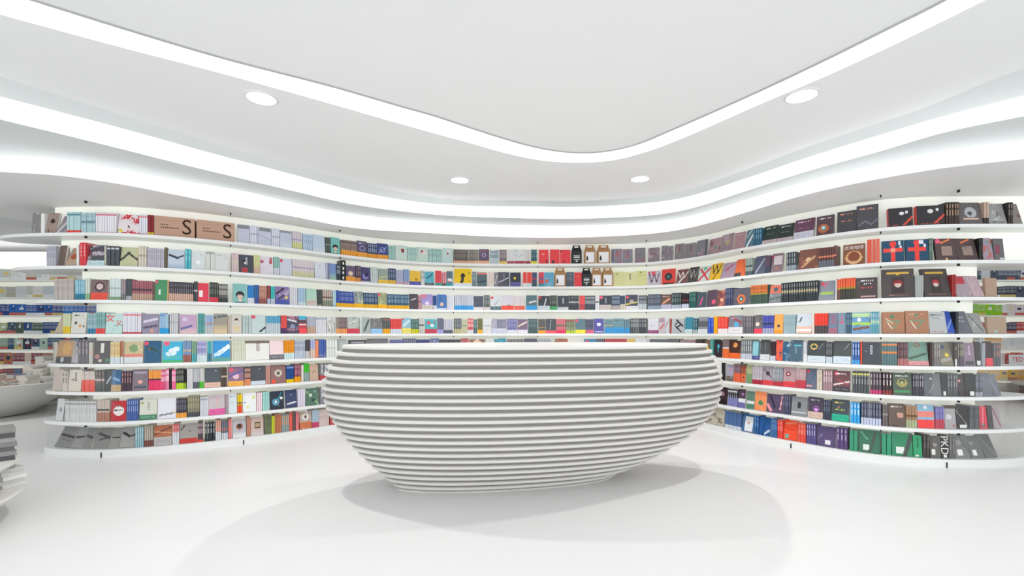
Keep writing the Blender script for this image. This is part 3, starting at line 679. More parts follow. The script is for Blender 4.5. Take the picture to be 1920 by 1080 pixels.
F 2 100 7890a4 v:f05068 m:e04858 n:.3:88a8b8 | steel blue red lettered
S 104 144 3 406078 v:88a8b8
F 146 288 6c98c0 r:0,.8,1,.95:b8d8a0 r:0,.4,1,.55:a8d060 l:.1,.2,.9,.3,.12:7c5848 c:.4,.65,.12:e8f0f8 n:.3:406888 | blue and green coast
S 291 356 5 60a0b0 m:a8d080 v:c8e0e8
F 379 548 a8785c l:.2,.6,.45,.2,.04:e8e4d0 l:.45,.2,.8,.6,.04:40a080 l:.2,.6,.8,.6,.03:40a080 l:.15,.7,.5,.45,.03:e8e4d0 c:.45,.78,.09:208868 n:.3:c08c70 g:.25:987058 | terracotta green star
F 557 733 a87a60 l:.2,.6,.45,.2,.04:e8e4d0 l:.45,.2,.8,.6,.04:40a080 l:.2,.6,.8,.6,.03:40a080 c:.45,.78,.09:308c6c n:.3:b88868 t:d8a088 | terracotta geometric
F 738 872 b8bcbc t:707478 t2:888c90 m2:c05858 c:.8,.7,.1:c8c8c8 k:12 | silver grey lettered
F 875 930 3c5cb8 l:.1,.2,.9,.6,.12:88a0e0 k:18 | royal blue
S 932 952 2 202428
F 954 1055 70747e m:c8ccd4 t2:d0d4dc n:.1:8c9098 k:20 | grey blue lettered
F 1060 1162 a0a0a0 n:.4:c4c4c4 l:.2,.9,.8,.1,.08:686868 k:22 | silver streaked
F 1172 1316 b09a84 h:16 r:.35,.05,.5,.2:a0c0c4 k:3 | kraft board blank
#4 L1
F 358 408 c8ccc4 l:.3,0,.6,1,.14:40403c k:25 | white leaning
F 411 528 c09870 c:.6,.65,.28:d8a868 r:0,0,1,.3:505054 c:.4,.15,.12:c8c8cc n:.2:8c4c38 k:8 | brown and gold portrait
F 531 576 b8b4bc n:.4:706c7c k:22 | lilac grey sketch
S 579 655 3 605c64 v:a89ca4
S 658 690 2 c8c4bc m:e0a888
F 696 820 403c3c r:.4,.45,.6,.9:e8e4dc c:.2,.3,.14:b87870 c:.85,.15,.14:388060 c:.4,.12,.1:e0d0c0 | black white label
S 824 898 5 e4cc94 b.3:d8e4ec v:c09050
F 902 922 b06848 b.3:e0e8ec | narrow rust
F 926 1070 ccbc94 b.0:0 r:0,0,1,.3:d4dce0 r:0,.3,1,.42:e08878 c:.5,.7,.25:80a070 n:.3:e0d0b0 e:e08070 | sand and green bird
F 1077 1207 2c5c80 c:.12,.88,.13:f05068 n:.3:406c8c l:.2,.7,.8,.5,.1:305040 n:.1:e08068 | deep blue sea
#4 L4
F 18 198 40b4d8 r:0,0,1,.12:48b870 c:.5,.5,.22:e4f0f4 c:.3,.4,.14:d0e8f0 c:.7,.65,.15:e8f4f8 c:.2,.9,.14:f06080 l:0,.2,1,.25,.08:60c0a8 | turquoise cloud
S 203 275 5 80a0c8 b.35:a8685c m:e0c098
S 278 322 3 80a888 b.4:50a8b0
S 326 412 7 c4c8e4 b.3:d8ecf0 v:a0a0d0
S 415 456 2 40a8b4 b.4:3c7c90
F 465 617 3498d8 l:.3,.35,.9,.7,.22:ecf4fa l:.1,.3,.6,.45,.15:c8e4f0 r:0,0,1,.18:60a8a0 | sky blue white cloud
S 630 748 8 dce0cc v:c8d0b0
F 751 965 e8e8e2 r:0,.85,1,1:80746c v:a89890 | wide white
F 968 1092 f0d8da b.25:707078 g:.3:e8e0e4 | pale pink
S 1095 1182 5 f09a20 b.33:cceaea v:d07818
S 1186 1278 6 c0ccdc v:5c5860
S 1281 1322 3 504c50 b.4:d0ccd0
S 1326 1366 2 b0b8e0 b.5:e0c8b8
F 1368 1398 e89068 | narrow peach
S 1401 1460 3 4c68b0 b.2:7884b8
S 1466 1563 4 e4e8e6 m:d0d4d0
#4 C1
F 165 240 b0b8b8 n:.3:808888 | pale grey drawing
F 255 408 505058 r:.1,.8,.9,.9:a0a0a8 | charcoal wide
F 418 605 78787c m:b0b0b4 n:.3:909098 | grey wide
F 616 736 6c70a0 n:.3:9094c0 | slate blue
S 741 850 6 80809c
S 856 970 8 50588c
F 974 1050 7078a0 n:.4:c8c8d8 | blue grey
S 1056 1240 14 585c60
S 1244 1310 5 c86c70
F 1316 1454 907060 c:.5,.8,.2:e8c8b0 n:.3:604840 | brown face
S 1460 1530 5 d8dcdc
F 1534 1597 4890a0 | teal
#4 C2
F 32 136 3c90a8 t:68b0c0 | teal narrow title
S 142 290 12 706c74
F 292 414 605c6c n:.3:807c8c | dusk grey
S 426 534 7 a8b0b8
S 572 680 7 b07860
F 822 930 4880a8 c:.2,.8,.15:e84858 | blue red sticker
S 937 1000 4 686c78
S 1004 1200 14 c05058
F 1206 1272 d8b060 | gold
F 1278 1370 d0d4dc n:.2:8898c8 | pale lilac
S 1398 1597 15 68707c
#4 R1
S 5 150 9 6c7070
S 154 285 8 a08890
S 290 325 2 504848
#4 R2
F 2 44 806850 c:.4,.5,.3:e0c050 | brown and yellow
S 46 70 2 58a8a0
F 76 144 30282c c:.5,.65,.16:40b0c8 l:.5,.3,.5,.6,.08:40b0c8 n:.2:5c4038 | black blue flame
S 148 198 5 807070 b.5:f47838 m:e8e4e8
F 202 290 4c2c24 b.3:f06c30 c:.5,.75,.2:e8a060 n:.3:302018 | dark brown skull
S 296 384 5 80888c b.28:d0d4e4 v:c8d0d0
F 387 448 90c8d0 b.2:4c5088 r:.8,0,1,1:406878 | light aqua
F 452 528 505458 b.28:d8dce0 v:787c80 | charcoal pale banded
S 531 574 2 403038 b.25:d0d8e4
F 577 632 e8624c n:.5:405070 e:f05030 | coral and navy
F 634 690 386080 n:.5:a0c8dc n:.3:182438 | deep blue snow
F 694 794 506a7c n:.4:80a0b0 r:.3,.7,.9,.78:60c0c8 n:.2:d8e0e4 | blue grey frosted
S 802 830 2 c8ccd4 b.4:e4e8ee
F 834 982 484c50 o:.35,.72,.19:e8c868 b.3:d0dce4 l:.6,.6,.9,.9,.04:888c90 | black gold ring
S 986 1036 3 505458 b.3:d0dce4 v:a0a4a8
F 1045 1188 505456 b.32:d0dce8 l:.6,.6,.95,.9,.03:a0a4a8 | slate comet
S 1196 1262 3 4068a8 b.2:50a0e0 v:c8d0e0
S 1266 1279 1 f05030
F 1282 1424 484e56 v:b8c0c8 c:.2,.6,.04:a0a8b0 | slate square
#4 R4
S 272 382 6 607c80 t:e8905c m:f08c50
S 386 458 5 604c50 b.3:b87878 v:a07880
F 462 606 7c9c90 b.18:d89898 o:.5,.88,.14:a86048 l:.1,.3,.9,.5,.1:50685c n:.3:94b0a4 k:11 | green forest
F 610 634 40302c c:.5,.7,.3:b89070 k:10 | narrow dark
S 640 688 3 706c68 v:a8a49c
F 691 780 807c68 c:.3,.8,.2:385078 c:.6,.45,.16:f0d020 l:.1,.2,.9,.3,.14:a8a498 k:14 | grey yellow moon
F 783 804 302820 c:.5,.75,.3:b08850 r:.3,.05,.9,.25:e8e8e8 | narrow black tan
S 809 848 3 504858 v:c8c070
F 852 932 8c7888 v:d0b8d0 r:.1,.05,.9,.2:484850 m:c0a8bc | mauve lettered
F 935 973 201c20 r:.2,.04,.9,.2:e8e8e8 k:4 | black white barcode
S 980 1004 2 a0a4b0
F 1008 1056 280c14 b.32:f03848 r:.1,.06,.6,.2:f0f0f0 | black and scarlet
S 1058 1112 3 606468 v:c08078
#5 L1
F 386 452 d4c4bc n:.2:b8a89c k:6 | pale tan
S 455 500 2 d8d0c4 v:605850
F 506 602 dcd4c6 v:605850 m:706860 | cream calligraphy
S 608 704 5 dcd0c8 b.58:f05038 v:c8a8a0
S 706 778 3 404c48 m:e0dcdc v:a8746c
F 781 828 303840 l:.2,.4,.8,.7,.1:c8d0d8 r:0,0,1,.35:101418 k:8 | black and white
F 830 904 3c6890 b.3:c4a47c l:.2,.6,.8,.5,.12:80b0d0 | ocean blue
S 907 984 4 4c3c48 v:c89090
F 988 1108 80747e c:.5,.4,.15:f0a8a0 r:.1,.1,.9,.2:505868 r:.1,.8,.9,.9:a8a0b0 n:.2:686070 | mauve lotus lamp
S 1113 1213 7 ec3c70 t3:f4a048 m:503048
S 1217 1268 3 e884ac v:f8c8dc
#5 L4
S 0 74 5 e45880 v:f4b4c8
S 77 99 1 101010
S 102 138 3 f070a0 v:f8b8d0
S 141 208 4 303438 b.3:b8dc28 v:a8b098
S 210 230 1 0c0c0c b.3:90b020
S 236 288 4 dcd8dc
S 292 344 4 c4c8cc b.32:60646c
S 346 384 3 d0d0cc b.32:50c030
F 392 534 505860 b.25:e0b8a8 c:.7,.85,.04:e0e0e0 | slate pink banded
S 538 590 4 584840 m:c8b8a8
F 600 738 907088 b.25:f0b050 c:.2,.85,.15:e85c78 c:.5,.5,.2:e8c0d0 l:.1,.5,.9,.8,.12:70609c | mauve painted
S 745 798 4 504c54 b.35:e89868 v:c09080
F 801 930 50545c b.2:d0dce8 c:.6,.85,.04:c8c8d0 e:c08c84 | dark grey blank
S 933 973 3 c8948c
F 978 1110 90706e c:.5,.55,.25:d0c8b8 c:.5,.55,.12:605850 r:.05,0,.3,.2:f05848 n:.2:706068 | dusty brown medallion
S 1116 1180 4 204c90 b.2:f0cc10 t:90a8d0
S 1186 1240 4 905068 b.3:f5a810 v:d8a0a8
S 1246 1268 1 e4dcd8
S 1270 1315 2 40c030 b.5:90a8a8
F 1320 1398 c8ac98 l:.3,.5,.7,.6,.05:806050 | plain tan
#5 R2
F 140 174 202428 n:.2:506070 | black narrow
F 178 234 a8a4b8 c:.5,.7,.14:c88888 r:0,0,1,.3:706858 n:.2:d0d0dc | lilac grey animal
S 237 288 4 907880 b.5:f06a48 v:604850
F 291 332 a05840 r:0,0,1,.5:e06840 c:.6,.3,.2:604030 n:.2:302420 | orange and black
F 338 385 a8b088 r:0,0,1,.5:78986c c:.1,.8,.25:d0b880 | sage and olive
S 388 470 6 c4bcc4 b.25:b02c40 v:a09ca4
F 473 550 a8a0a8 b.25:e04850 c:.5,.6,.22:403c44 l:.1,.8,.9,.4,.06:303034 | grey falcon engraving
S 552 634 6 989ca4 b.25:c83c4c v:c8ccd0
F 637 738 b89ca0 b.28:e04850 c:.4,.65,.22:8c3c48 c:.4,.65,.1:e8c0c0 n:.2:705860 | dusty rose warriors
S 742 820 5 ccb0b0 b.42:d04858 v:a88890
F 822 908 687084 c:.15,.85,.15:f05060 l:.3,.3,.8,.7,.1:486c84 r:0,.1,.6,.18:e8a0a0 k:8 | slate horse
S 911 955 2 d8d0c0 v:c0a890
S 960 1038 4 ac8c94 v:e8e0e0
F 1046 1178 704c50 b.22:44444a c:.18,.86,.14:f06080 t:f0ecec l:.0,.3,1,.5,.08:e8d8d8 l:.2,.6,.9,.35,.05:b0505c | maroon explosion
S 1198 1340 6 54585c t:e0dc48 v:b0b0b4
S 1343 1438 4 504850 b.2:c84878 v:c0b8bc
#5 R4
S 277 346 3 403438 v:e8d8d8 b.2:903c40
F 352 487 586458 c:.5,.55,.28:a09c60 c:.5,.6,.16:586458 c:.5,.55,.08:c8c078 t:d8dcd0 r:.1,.1,.9,.2:4c9868 | grey green lotus
S 492 568 5 4c4c54 v:b8b0b8
F 572 695 6c7074 c:.45,.75,.07:e8dcc8 l:.3,.1,.6,.5,.04:a0a4a8 k:8 | grey night figure
F 698 730 181418 r:.3,.05,.9,.2:e8e8e8 | narrow black
S 736 810 4 484c50 v:98989c
F 813 858 302428 c:.2,.7,.25:e89890 | black pink face
F 861 928 100e10 r:.5,.05,.95,.2:f0f0f0 k:4 | plain black barcoded
S 932 984 4 5c6068 b.2:a8a8b8 v:8890a8
F 988 1056 707880 n:.2:8890a0 c:.3,.75,.1:a0a8b0 k:12 | blue grey
F 1060 1112 787c88 l:.1,.8,.6,.1,.12:989cac k:16 | slate leaning
#6 L1
F 412 474 dcdcde c:.5,.5,.2:a0a0a4 r:.9,0,1,1:585858 k:6 | white wreath
S 478 718 13 dcdcdc t:888888 v:c0c0c0
S 723 818 5 ccbcb0 b.42:b07860 m:383434
F 826 943 c03038 c:.5,.5,.36:ece8e4 m:403c3c t2:403c3c n:.1:d8808c | red and white round
S 948 1034 6 4c68a8 v:a8b8dc
F 1042 1174 d8d8cc b.25:50886c v:a0a898 c:.15,.85,.08:a0a048 | cream and green
F 1181 1326 e4e4ec n:.2:c8c8d8 l:.1,.15,.9,.25,.08:808490 c:.85,.25,.06:e8c060 c:.2,.2,.05:484c50 | white meadow
#6 L4
S 136 234 6 403c44 b.25:f0a840 v:8c88a0
S 240 348 7 8c8870 b.22:505058 v:c0bc90
S 352 424 5 d8dce4 t:a0a8b0
F 430 572 c8bec2 b.3:e060a0 t:b09ca0 v:d8b0a8 | grey pink banded
S 576 600 2 b09ca4
F 604 680 d8e0e8 t:a0b0c0 m:c0c8d4 | pale blue
S 682 724 2 d8a820 t3:f0d010 b.4:f05828 m:707c50
F 730 850 ecf0f0 c:.8,.75,.12:d8dc70 c:.35,.25,.1:e8e088 c:.15,.5,.05:6078a8 | white yellow stars
S 853 900 3 f0d8e0
S 903 962 4 a8dcd8 v:88c4c8
F 972 1096 343c4c o:.4,.4,.26:60b0d0 c:.4,.4,.12:d8ecf4 c:.8,.6,.1:f0f0f0 l:.6,.6,.8,.9,.06:20a0a8 c:.6,.2,.05:e08880 | navy snail spiral
F 1112 1212 404c6c l:.1,.2,.9,.3,.08:e8e8f0 c:.5,.7,.06:c8a0b0 k:10 | navy snowy night
S 1216 1280 3 e0d8e8
F 1284 1400 5c7c6c n:.5:90b490 c:.4,.6,.12:e0ecd8 c:.6,.3,.14:385848 k:6 | green leaf
#6 R2
F 118 184 301c20 c:.4,.6,.25:886878 r:0,.0,1,.2:18090c | dark maroon
S 188 268 5 343840 t:e8e8ec b.5:8888c0 v:b0b0b8
F 272 330 50404c r:0,0,1,.28:6c6cac r:0,.28,1,.5:e0e4e8 c:.6,.75,.2:a070a8 | dark purple
F 341 404 608070 r:0,0,1,.28:50806c r:0,.28,1,.48:d8dcd8 n:.3:80a08c | green grey
F 407 502 f09060 n:.4:f8c090 c:.5,.4,.2:508860 | orange floral
F 506 634 5c4c68 l:.2,.9,.5,.3,.14:342c44 l:.05,.4,.25,.1,.16:f0a0a8 l:.95,.9,.85,.2,.07:f0b0b8 n:.2:70587c | purple pink wings
S 637 694 4 54546c v:8484a0
F 702 828 8c9094 c:.5,.55,.13:303438 c:.5,.65,.1:303438 c:.5,.45,.1:303438 r:0,.15,1,.22:c8ccd0 n:.2:a0a4a8 k:9 | silver dark oval
F 838 960 504858 o:.55,.45,.2:c070d8 c:.55,.42,.09:f0b8f0 b.3:d8bcb0 t:c8c0d0 k:6 | dark purple swirl
S 963 1020 3 404858 v:8088a0
F 1032 1172 485058 b.32:30b090 m:c8d850 t:d8c868 c:.4,.65,.05:d08058 | dark lettered emerald
S 1182 1262 3 38a8e8 v:e8e8f0 e:38a8e8
S 1270 1436 7 505468 b.3:c4cce4 v:8c90a4
#6 R4
S 278 316 2 706868 m:a8a098
F 321 440 6a5a52 c:.7,.5,.2:c89c88 t:d8d0c8 n:.4:504440 | brown veiled face
S 446 522 4 a88468 b.35:b0b890 m:604830
F 526 645 90b8d0 r:0,.45,1,.7:e88880 r:0,0,1,.35:f04848 c:.5,.88,.12:e8ecf0 c:.6,.4,.1:70b0e0 | blue and red ship
S 651 713 4 706cb0 b.42:c83850 v:9898d0
F 717 798 aca8ac r:0,.85,1,1:503c38 c:.8,.12,.1:c03828 c:.4,.5,.25:d8d4d8 n:.2:807c88 | grey red sealed
F 806 888 282428 l:.0,.8,.8,.2,.04:a8a8a8 l:.3,.6,.9,.1,.03:a8a8a8 r:.2,.04,.8,.18:e8e8e8 k:6 | black diagonal lines
S 891 962 4 606468 v:3c4044
F 965 1018 e04054 c:.4,.15,.3:686868 l:.4,.2,.6,.9,.12:f0a0a8 k:6 | crimson
F 1021 1058 504c50 c:.5,.4,.2:302c30 | narrow charcoal
F 1062 1114 b0a4a8 l:.1,.9,.9,.1,.1:903848 n:.3:605860 k:8 | pink streaked
#7 L1
F 402 520 8a8a88 l:.1,.6,.9,.5,.12:282828 l:.2,.4,.9,.3,.04:585858 n:.15:b0b0b0 k:28 | grey branch
F 524 596 989896 l:.1,.5,.9,.55,.1:282828 k:28 | light grey branch
F 600 680 8c8c8a l:.1,.6,.7,.5,.12:303030 e:e8e8e8 k:28 | grey crow
F 690 800 888886 l:.1,.7,.9,.5,.12:282828 l:.3,.4,.8,.5,.08:383838 k:28 | grey forked branch
F 804 880 989894 l:.2,.5,.9,.5,.1:303030 k:28 | silver branch
F 890 1008 a0a09e l:.1,.7,.5,.55,.12:303030 l:.5,.5,.9,.6,.08:404040 k:25 | pale grey branch
S 1012 1074 4 98c0c8 v:c8e0e4
S 1079 1144 4 b8aca0 b.3:805048
F 1152 1286 b06c4c b.42:b8b4b4 l:0,.55,1,.9,.1:804838 l:0,.7,1,.6,.06:d89878 | rust canyon
#7 L4
S 110 166 3 e0e4ec t3:e86460 v:c0c8d8
F 171 328 a09c98 b.25:c83c30 l:.1,.7,.25,.9,.08:583c34 c:.5,.65,.03:403c38 c:.6,.6,.03:403c38 c:.85,.1,.08:e8e0d8 | stone grey red banded
S 331 378 4 584850 b.12:f04838 v:a89094
S 392 484 4 24282e v:c8c8cc
S 490 538 3 d8a090 b.4:dce0e4
S 542 598 3 707480 b.35:d8dce4 m:c87870
S 602 632 2 f08888
F 642 760 bcbcc2 c:.5,.6,.25:905040 r:.4,.55,.6,.75:303030 g:.3:ececf0 | silver brown swirl
S 766 798 2 c88c78
F 801 914 d0b8b0 r:.3,.4,.75,.75:50503c r:.35,.48,.7,.68:b89c78 g:.3:d8ccd0 e:a87888 | pink framed picture
S 926 982 4 707c5c v:505c44
S 984 1012 2 c8d038
S 1014 1070 4 c07858
S 1072 1140 4 90a0a0 v:f0a048
S 1142 1168 2 f06858
S 1170 1198 2 68585c
S 1200 1226 2 f08890
F 1232 1338 c0a89c r:0,0,1,.38:d07850 c:.5,.7,.3:dce0d8 c:.5,.7,.12:603c3c n:.3:e8e0d8 e:804838 | brown patterned crane
S 1342 1400 4 b0c4d4 b.3:d04870
S 1403 1490 5 dcccc8 v:c0a8a8
#7 R2
F 15 160 c0b8a8 n:.5:787468 n:.3:e8e0d4 e:6080a8 k:6 | marbled beige
S 166 296 4 4c6c9c b.2:d0d8e4 v:4470a4
F 302 402 4070a0 r:.2,.05,.85,.85:e4e8ec c:.5,.5,.1:d09888 k:12 | blue with white sheet
S 405 440 2 3060a0 v:88b0d8
F 444 534 1c5898 l:.3,.0,.6,1,.1:143c6c l:.5,.1,.9,.3,.12:c8d8e8 n:.2:4080c0 | cobalt
S 540 588 3 4070a8 v:78a0d0
S 592 634 3 f04840 v:f8c0a8
F 640 752 f05030 l:.1,.8,.9,.9,.12:f08060 r:.1,.08,.4,.3:88a898 l:.0,.6,.9,.5,.05:d83820 k:10 | bright orange stickered
S 760 820 4 f05848 v:f8c0b0
S 826 902 4 605890 v:d0c8e8
F 912 1060 5c5078 r:.45,.1,.75,.32:e8e8ec l:.1,.4,.3,.6,.03:c8c0d8 | purple white labelled
S 1067 1160 3 604c7c v:b8a8d0
S 1174 1243 2 409c78
F 1254 1425 40755e r:.2,.12,.5,.35:e4ece8 l:.1,.9,.4,.6,.08:60a888 l:.5,.0,.8,.9,.14:4c5a54 | green white labelled
#7 R4
S 272 340 2 409c78
F 346 492 3c8c68 r:.2,.12,.6,.38:e8ece8 l:.6,.0,.95,.9,.2:4c5450 e:48a880 | emerald white labelled
F 497 560 38a070 v:102820 r:.2,.02,.6,.12:e0e0e0 | green black lettered
S 566 609 2 4c4848 v:787474
F 614 690 605c58 c:.5,.6,.2:9c9894 r:.15,.15,.5,.4:f0f0ee | brown grey white tagged
F 694 742 1c1818 X:.45,.55,.42:f0f0f0:P%K%D r:.3,.04,.8,.15:f0f0f0 | black white lettered
S 747 786 2 686464 v:909090
F 792 900 7c7c7c c:.4,.65,.18:9c9c9c r:.2,.1,.55,.35:f4f4f4 l:.5,1,1,.2,.06:585858 k:16 | grey white tagged
F 905 998 747474 c:.3,.65,.15:989898 r:.2,.1,.5,.35:f4f4f4 k:20 | dark grey white tagged
F 1003 1090 707070 l:.1,.9,.9,.1,.08:909090 k:24 | smoky grey
'''
rnd = random.Random(7)
NX, NY = 20, 28
def cellgrid(nx, ny):
    u = (np.arange(nx)+.5)/nx; v = (np.arange(ny)+.5)/ny; return np.meshgrid(u, v)
def vary(c, k): return tuple(min(1, max(0, x*k)) for x in c)
def blob_noise(nx, ny, R):
    a = R.random((6, 5)); yy = np.linspace(0, 5, ny); xx = np.linspace(0, 4, nx)
    y0 = np.minimum(yy.astype(int), 4); x0 = np.minimum(xx.astype(int), 3); fy = (yy-y0)[:, None]; fx = (xx-x0)[None, :]
    g = a[y0][:, x0]*(1-fy)*(1-fx)+a[y0+1][:, x0]*fy*(1-fx)+a[y0][:, x0+1]*(1-fy)*fx+a[y0+1][:, x0+1]*fy*fx
    return g+R.random((ny, nx))*.35
def paint(base, ops, nx, ny, seed, aspect=.7):
    R = np.random.RandomState(seed); U, V = cellgrid(nx, ny); img = np.zeros((ny, nx, 3)); img[:] = lin(base)
    def marks(v0, v1, c, u0=.16, u1=.84, n=7):
        for i in range(n):
            a = u0+(u1-u0)*i/n; m = (U > a) & (U < a+(u1-u0)/n*.7) & (V > v0) & (V < v1) & (R.random((ny, nx)) < .82); img[m] = lin(c)
    for op in ops:
        if ':' not in op: continue
        k, *r = op.split(':')
        if k == 'n': m = blob_noise(nx, ny, R) > (1.35-float(r[0])*.9); img[m] = lin(r[1])
        elif k == 'g':
            m = V < float(r[0]); w = np.clip(1-V/float(r[0]), 0, 1)[..., None]**.6; img[:] = np.where(m[..., None], img*(1-w)+np.array(lin(r[1]))*w, img)
        elif k in 'co' and r and ',' in r[0]:
            u, v, rr = map(float, r[0].split(',')); d = np.hypot((U-u), (V-v)/aspect); m = d < rr if k == 'c' else (d < rr) & (d > rr*.68); img[m] = lin(r[1])
        elif k == 'r': a, b, c, d = map(float, r[0].split(',')); img[(U >= a) & (U <= c) & (V >= b) & (V <= d)] = lin(r[1])
        elif k == 'l':
            a, b, c, d, w = map(float, r[0].split(',')); L2 = (c-a)**2+(d-b)**2+1e-9; t = np.clip(((U-a)*(c-a)+(V-b)*(d-b))/L2, 0, 1)
            img[np.hypot(U-a-t*(c-a), V-b-t*(d-b)) < w/2] = lin(r[1])
        elif k == 't': marks(.83, .9, r[0])
        elif k == 't2': marks(.68, .74, r[0], .25, .75, 5)
        elif k == 'm': marks(.5, .56, r[0], .2, .8, 5)
        elif k == 'm2': marks(.06, .11, r[0])
        elif k == 'v':
            m = (U > .44) & (U < .58) & (V > .45) & (V < .88) & (((V*ny).astype(int) % 3) != 0); img[m] = lin(r[0])
        elif k == 'p':
            img[(np.hypot(U-.5, (V-.42)/aspect) < .3)] = lin(r[0]); img[(np.hypot(U-.5, (V-.34)/aspect) < .19)] = lin(r[1])
            img[(abs(U-.5) < .09) & (V < .2)] = lin(r[1]); img[(np.hypot(U-.5, (V-.49)/aspect) < .17) & (V > .44)] = lin(r[0]); img[(V < .08) & (abs(U-.5) < .35)] = lin('5c8c90')
            for e in (-.07, .07): img[(np.hypot(U-.5-e, (V-.36)/aspect) < .03)] = lin('302828')
            img[(abs(U-.5) < .05) & (abs(V-.27) < .018)] = lin('c04848')
    return img
def quads(mb, org, du, dv, img):
    ny, nx = img.shape[:2]; i0 = len(mb.v); o = np.array(org, float); du = np.array(du, float); dv = np.array(dv, float)
    for j in range(ny+1):
        for i in range(nx+1): mb.v.append(tuple(o+du*i/nx+dv*j/ny))
    # merge equal neighbours along a row to keep the mesh light
    for j in range(ny):
        i = 0
        while i < nx:
            k = i+1
            while k < nx and np.allclose(img[j, k], img[j, i], atol=1e-4): k += 1
            a = i0+j*(nx+1); mb.f.append(tuple([a+i, a+k, a+nx+1+k, a+nx+1+i])); mb.c.append(tuple(img[j, i])); i = k
def compact(mb):
    used = sorted({i for f in mb.f for i in f}); mp = {o: n for n, o in enumerate(used)}
    mb.v = [mb.v[i] for i in used]; mb.f = [tuple(mp[i] for i in f) for f in mb.f]
def opval(ops, pre, d=None):
    for o in ops:
        if o.startswith(pre+':'): return o.split(':', 1)[1]
    return d
def band_of(ops):
    for o in ops:
        if o.startswith('b.') and ':' in o:
            h, c = o[1:].split(':'); h = float(h)
            if h > .02: return h, c
    return None
def spine_img(base, ops, ny=24):
    img = np.zeros((ny, 3, 3)); img[:] = lin(base); V = (np.arange(ny)+.5)/ny
    for o in ops:
        if ':' not in o: continue
        k, *r = o.split(':')
        if k == 't': img[(V > .82) & (V < .92), :] = lin(r[0])
        if k == 't3': img[V > .62, :] = lin(r[0])
        if k == 'm': img[(V > .5) & (V < .62), :] = lin(r[0])
        if k == 'v': img[(V > .42) & (V < .9) & ((np.arange(ny) % 4) != 0), 1] = lin(r[0])
        if k == 'w':
            for a in (.15, .38, .61, .84): img[(abs(V-a) < .06), 1] = lin(r[0])
    return img
PAGE = lin('e6e2d6')
def cover_mesh(w, h, t, base, ops, seed, faceout, name='cover'):
    """a bound cover: front, spine and back boards, with the picture on the front; the spine is on the -x side"""
    mb = MB(); c = lin(base); th = .0012
    ec = opval(ops, 'e'); sb = ec or base
    if faceout: img = paint(base, ops, NX, NY, seed, w/h*1.0)
    else: img = np.zeros((1, 1, 3)); img[:] = c
    quads(mb, (0, 0, 0), (w, 0, 0), (0, 0, h), img)
    mb.face([(0, t, 0), (0, t, h), (w, t, h), (w, t, 0)], c)
    si = spine_img(sb, ops if not faceout else []); quads(mb, (0, t, 0), (0, -t, 0), (0, 0, h), si)
    for y0, y1 in ((0, th), (t-th, t)):                               # board edges
        mb.face([(0, y0, h), (w, y0, h), (w, y1, h), (0, y1, h)], c); mb.face([(w, y0, 0), (w, y1, 0), (w, y1, h), (w, y0, h)], c); mb.face([(0, y1, 0), (w, y1, 0), (w, y0, 0), (0, y0, 0)], c)
    mb.face([(0, th, h), (th, th, h), (th, t-th, h), (0, t-th, h)], lin(sb)); mb.face([(0, t-th, 0), (th, t-th, 0), (th, th, 0), (0, th, 0)], lin(sb))
    mb.face([(th, th, 0), (w, th, 0), (w, th, h), (th, th, h)], c); mb.face([(th, t-th, 0), (th, t-th, h), (w, t-th, h), (w, t-th, 0)], c)
    compact(mb); return mb.mesh(name, M_book)
def pages_mesh(w, h, t):
    mb = MB(); mb.box(.0012, .0012, .002, w-.003, t-.0012, h-.002); return mb.mesh('page_block', M_paper)
def band_mesh(w, h, t, col, bh, seed, shade=True):
    mb = MB(); e = .0007; c = lin(col); H = h*bh
    img = np.zeros((6, 10, 3)); img[:] = c; R = np.random.RandomState(seed)
    dk = tuple(x*.55 for x in c) if sum(c) > .6 else tuple(min(1, x*2+.3) for x in c)
    for i in range(1, 9):
        if R.rand() < .7: img[2+(i % 2), i] = tuple(.5*a+.5*b for a, b in zip(c, dk))
    quads(mb, (-e, -e, 0), (w+2*e, 0, 0), (0, 0, H), img)
    mb.face([(-e, t+e, 0), (-e, -e, 0), (-e, -e, H), (-e, t+e, H)], c)
    mb.face([(-e, t+e, 0), (-e, t+e, H), (w+e, t+e, H), (w+e, t+e, 0)], c)
    mb.face([(w+e, -e, 0), (w+e, 0, 0), (w+e, 0, H), (w+e, -e, H)], c)
    mb.face([(-e, -e, H), (w+e, -e, H), (w+e, 0, H), (-e, 0, H)], c); mb.face([(-e, 0, H), (0, 0, H), (0, t, H), (-e, t, H)], c)
    compact(mb); return mb.mesh('paper_band', M_book)
def text_mesh(txt, size, m, name, extr=.0004):
    cu = bpy.data.curves.new('t', 'FONT'); cu.body = txt.replace('%', '\n'); cu.size = size; cu.align_x = 'CENTER'; cu.align_y = 'CENTER'; cu.extrude = extr; cu.resolution_u = 3; cu.space_line = .8
    o = bpy.data.objects.new('t', cu); COL.objects.link(o); bpy.context.view_layer.update()
    me = bpy.data.meshes.new_from_object(o.evaluated_get(bpy.context.evaluated_depsgraph_get())); me.name = name; bpy.data.objects.remove(o); bpy.data.curves.remove(cu)
    me.materials.clear(); me.materials.append(m); return me
_tm = {}
def text_mat(h):
    if h not in _tm: _tm[h] = mat('ink_'+h, '#'+h, .6, .2)
    return _tm[h]

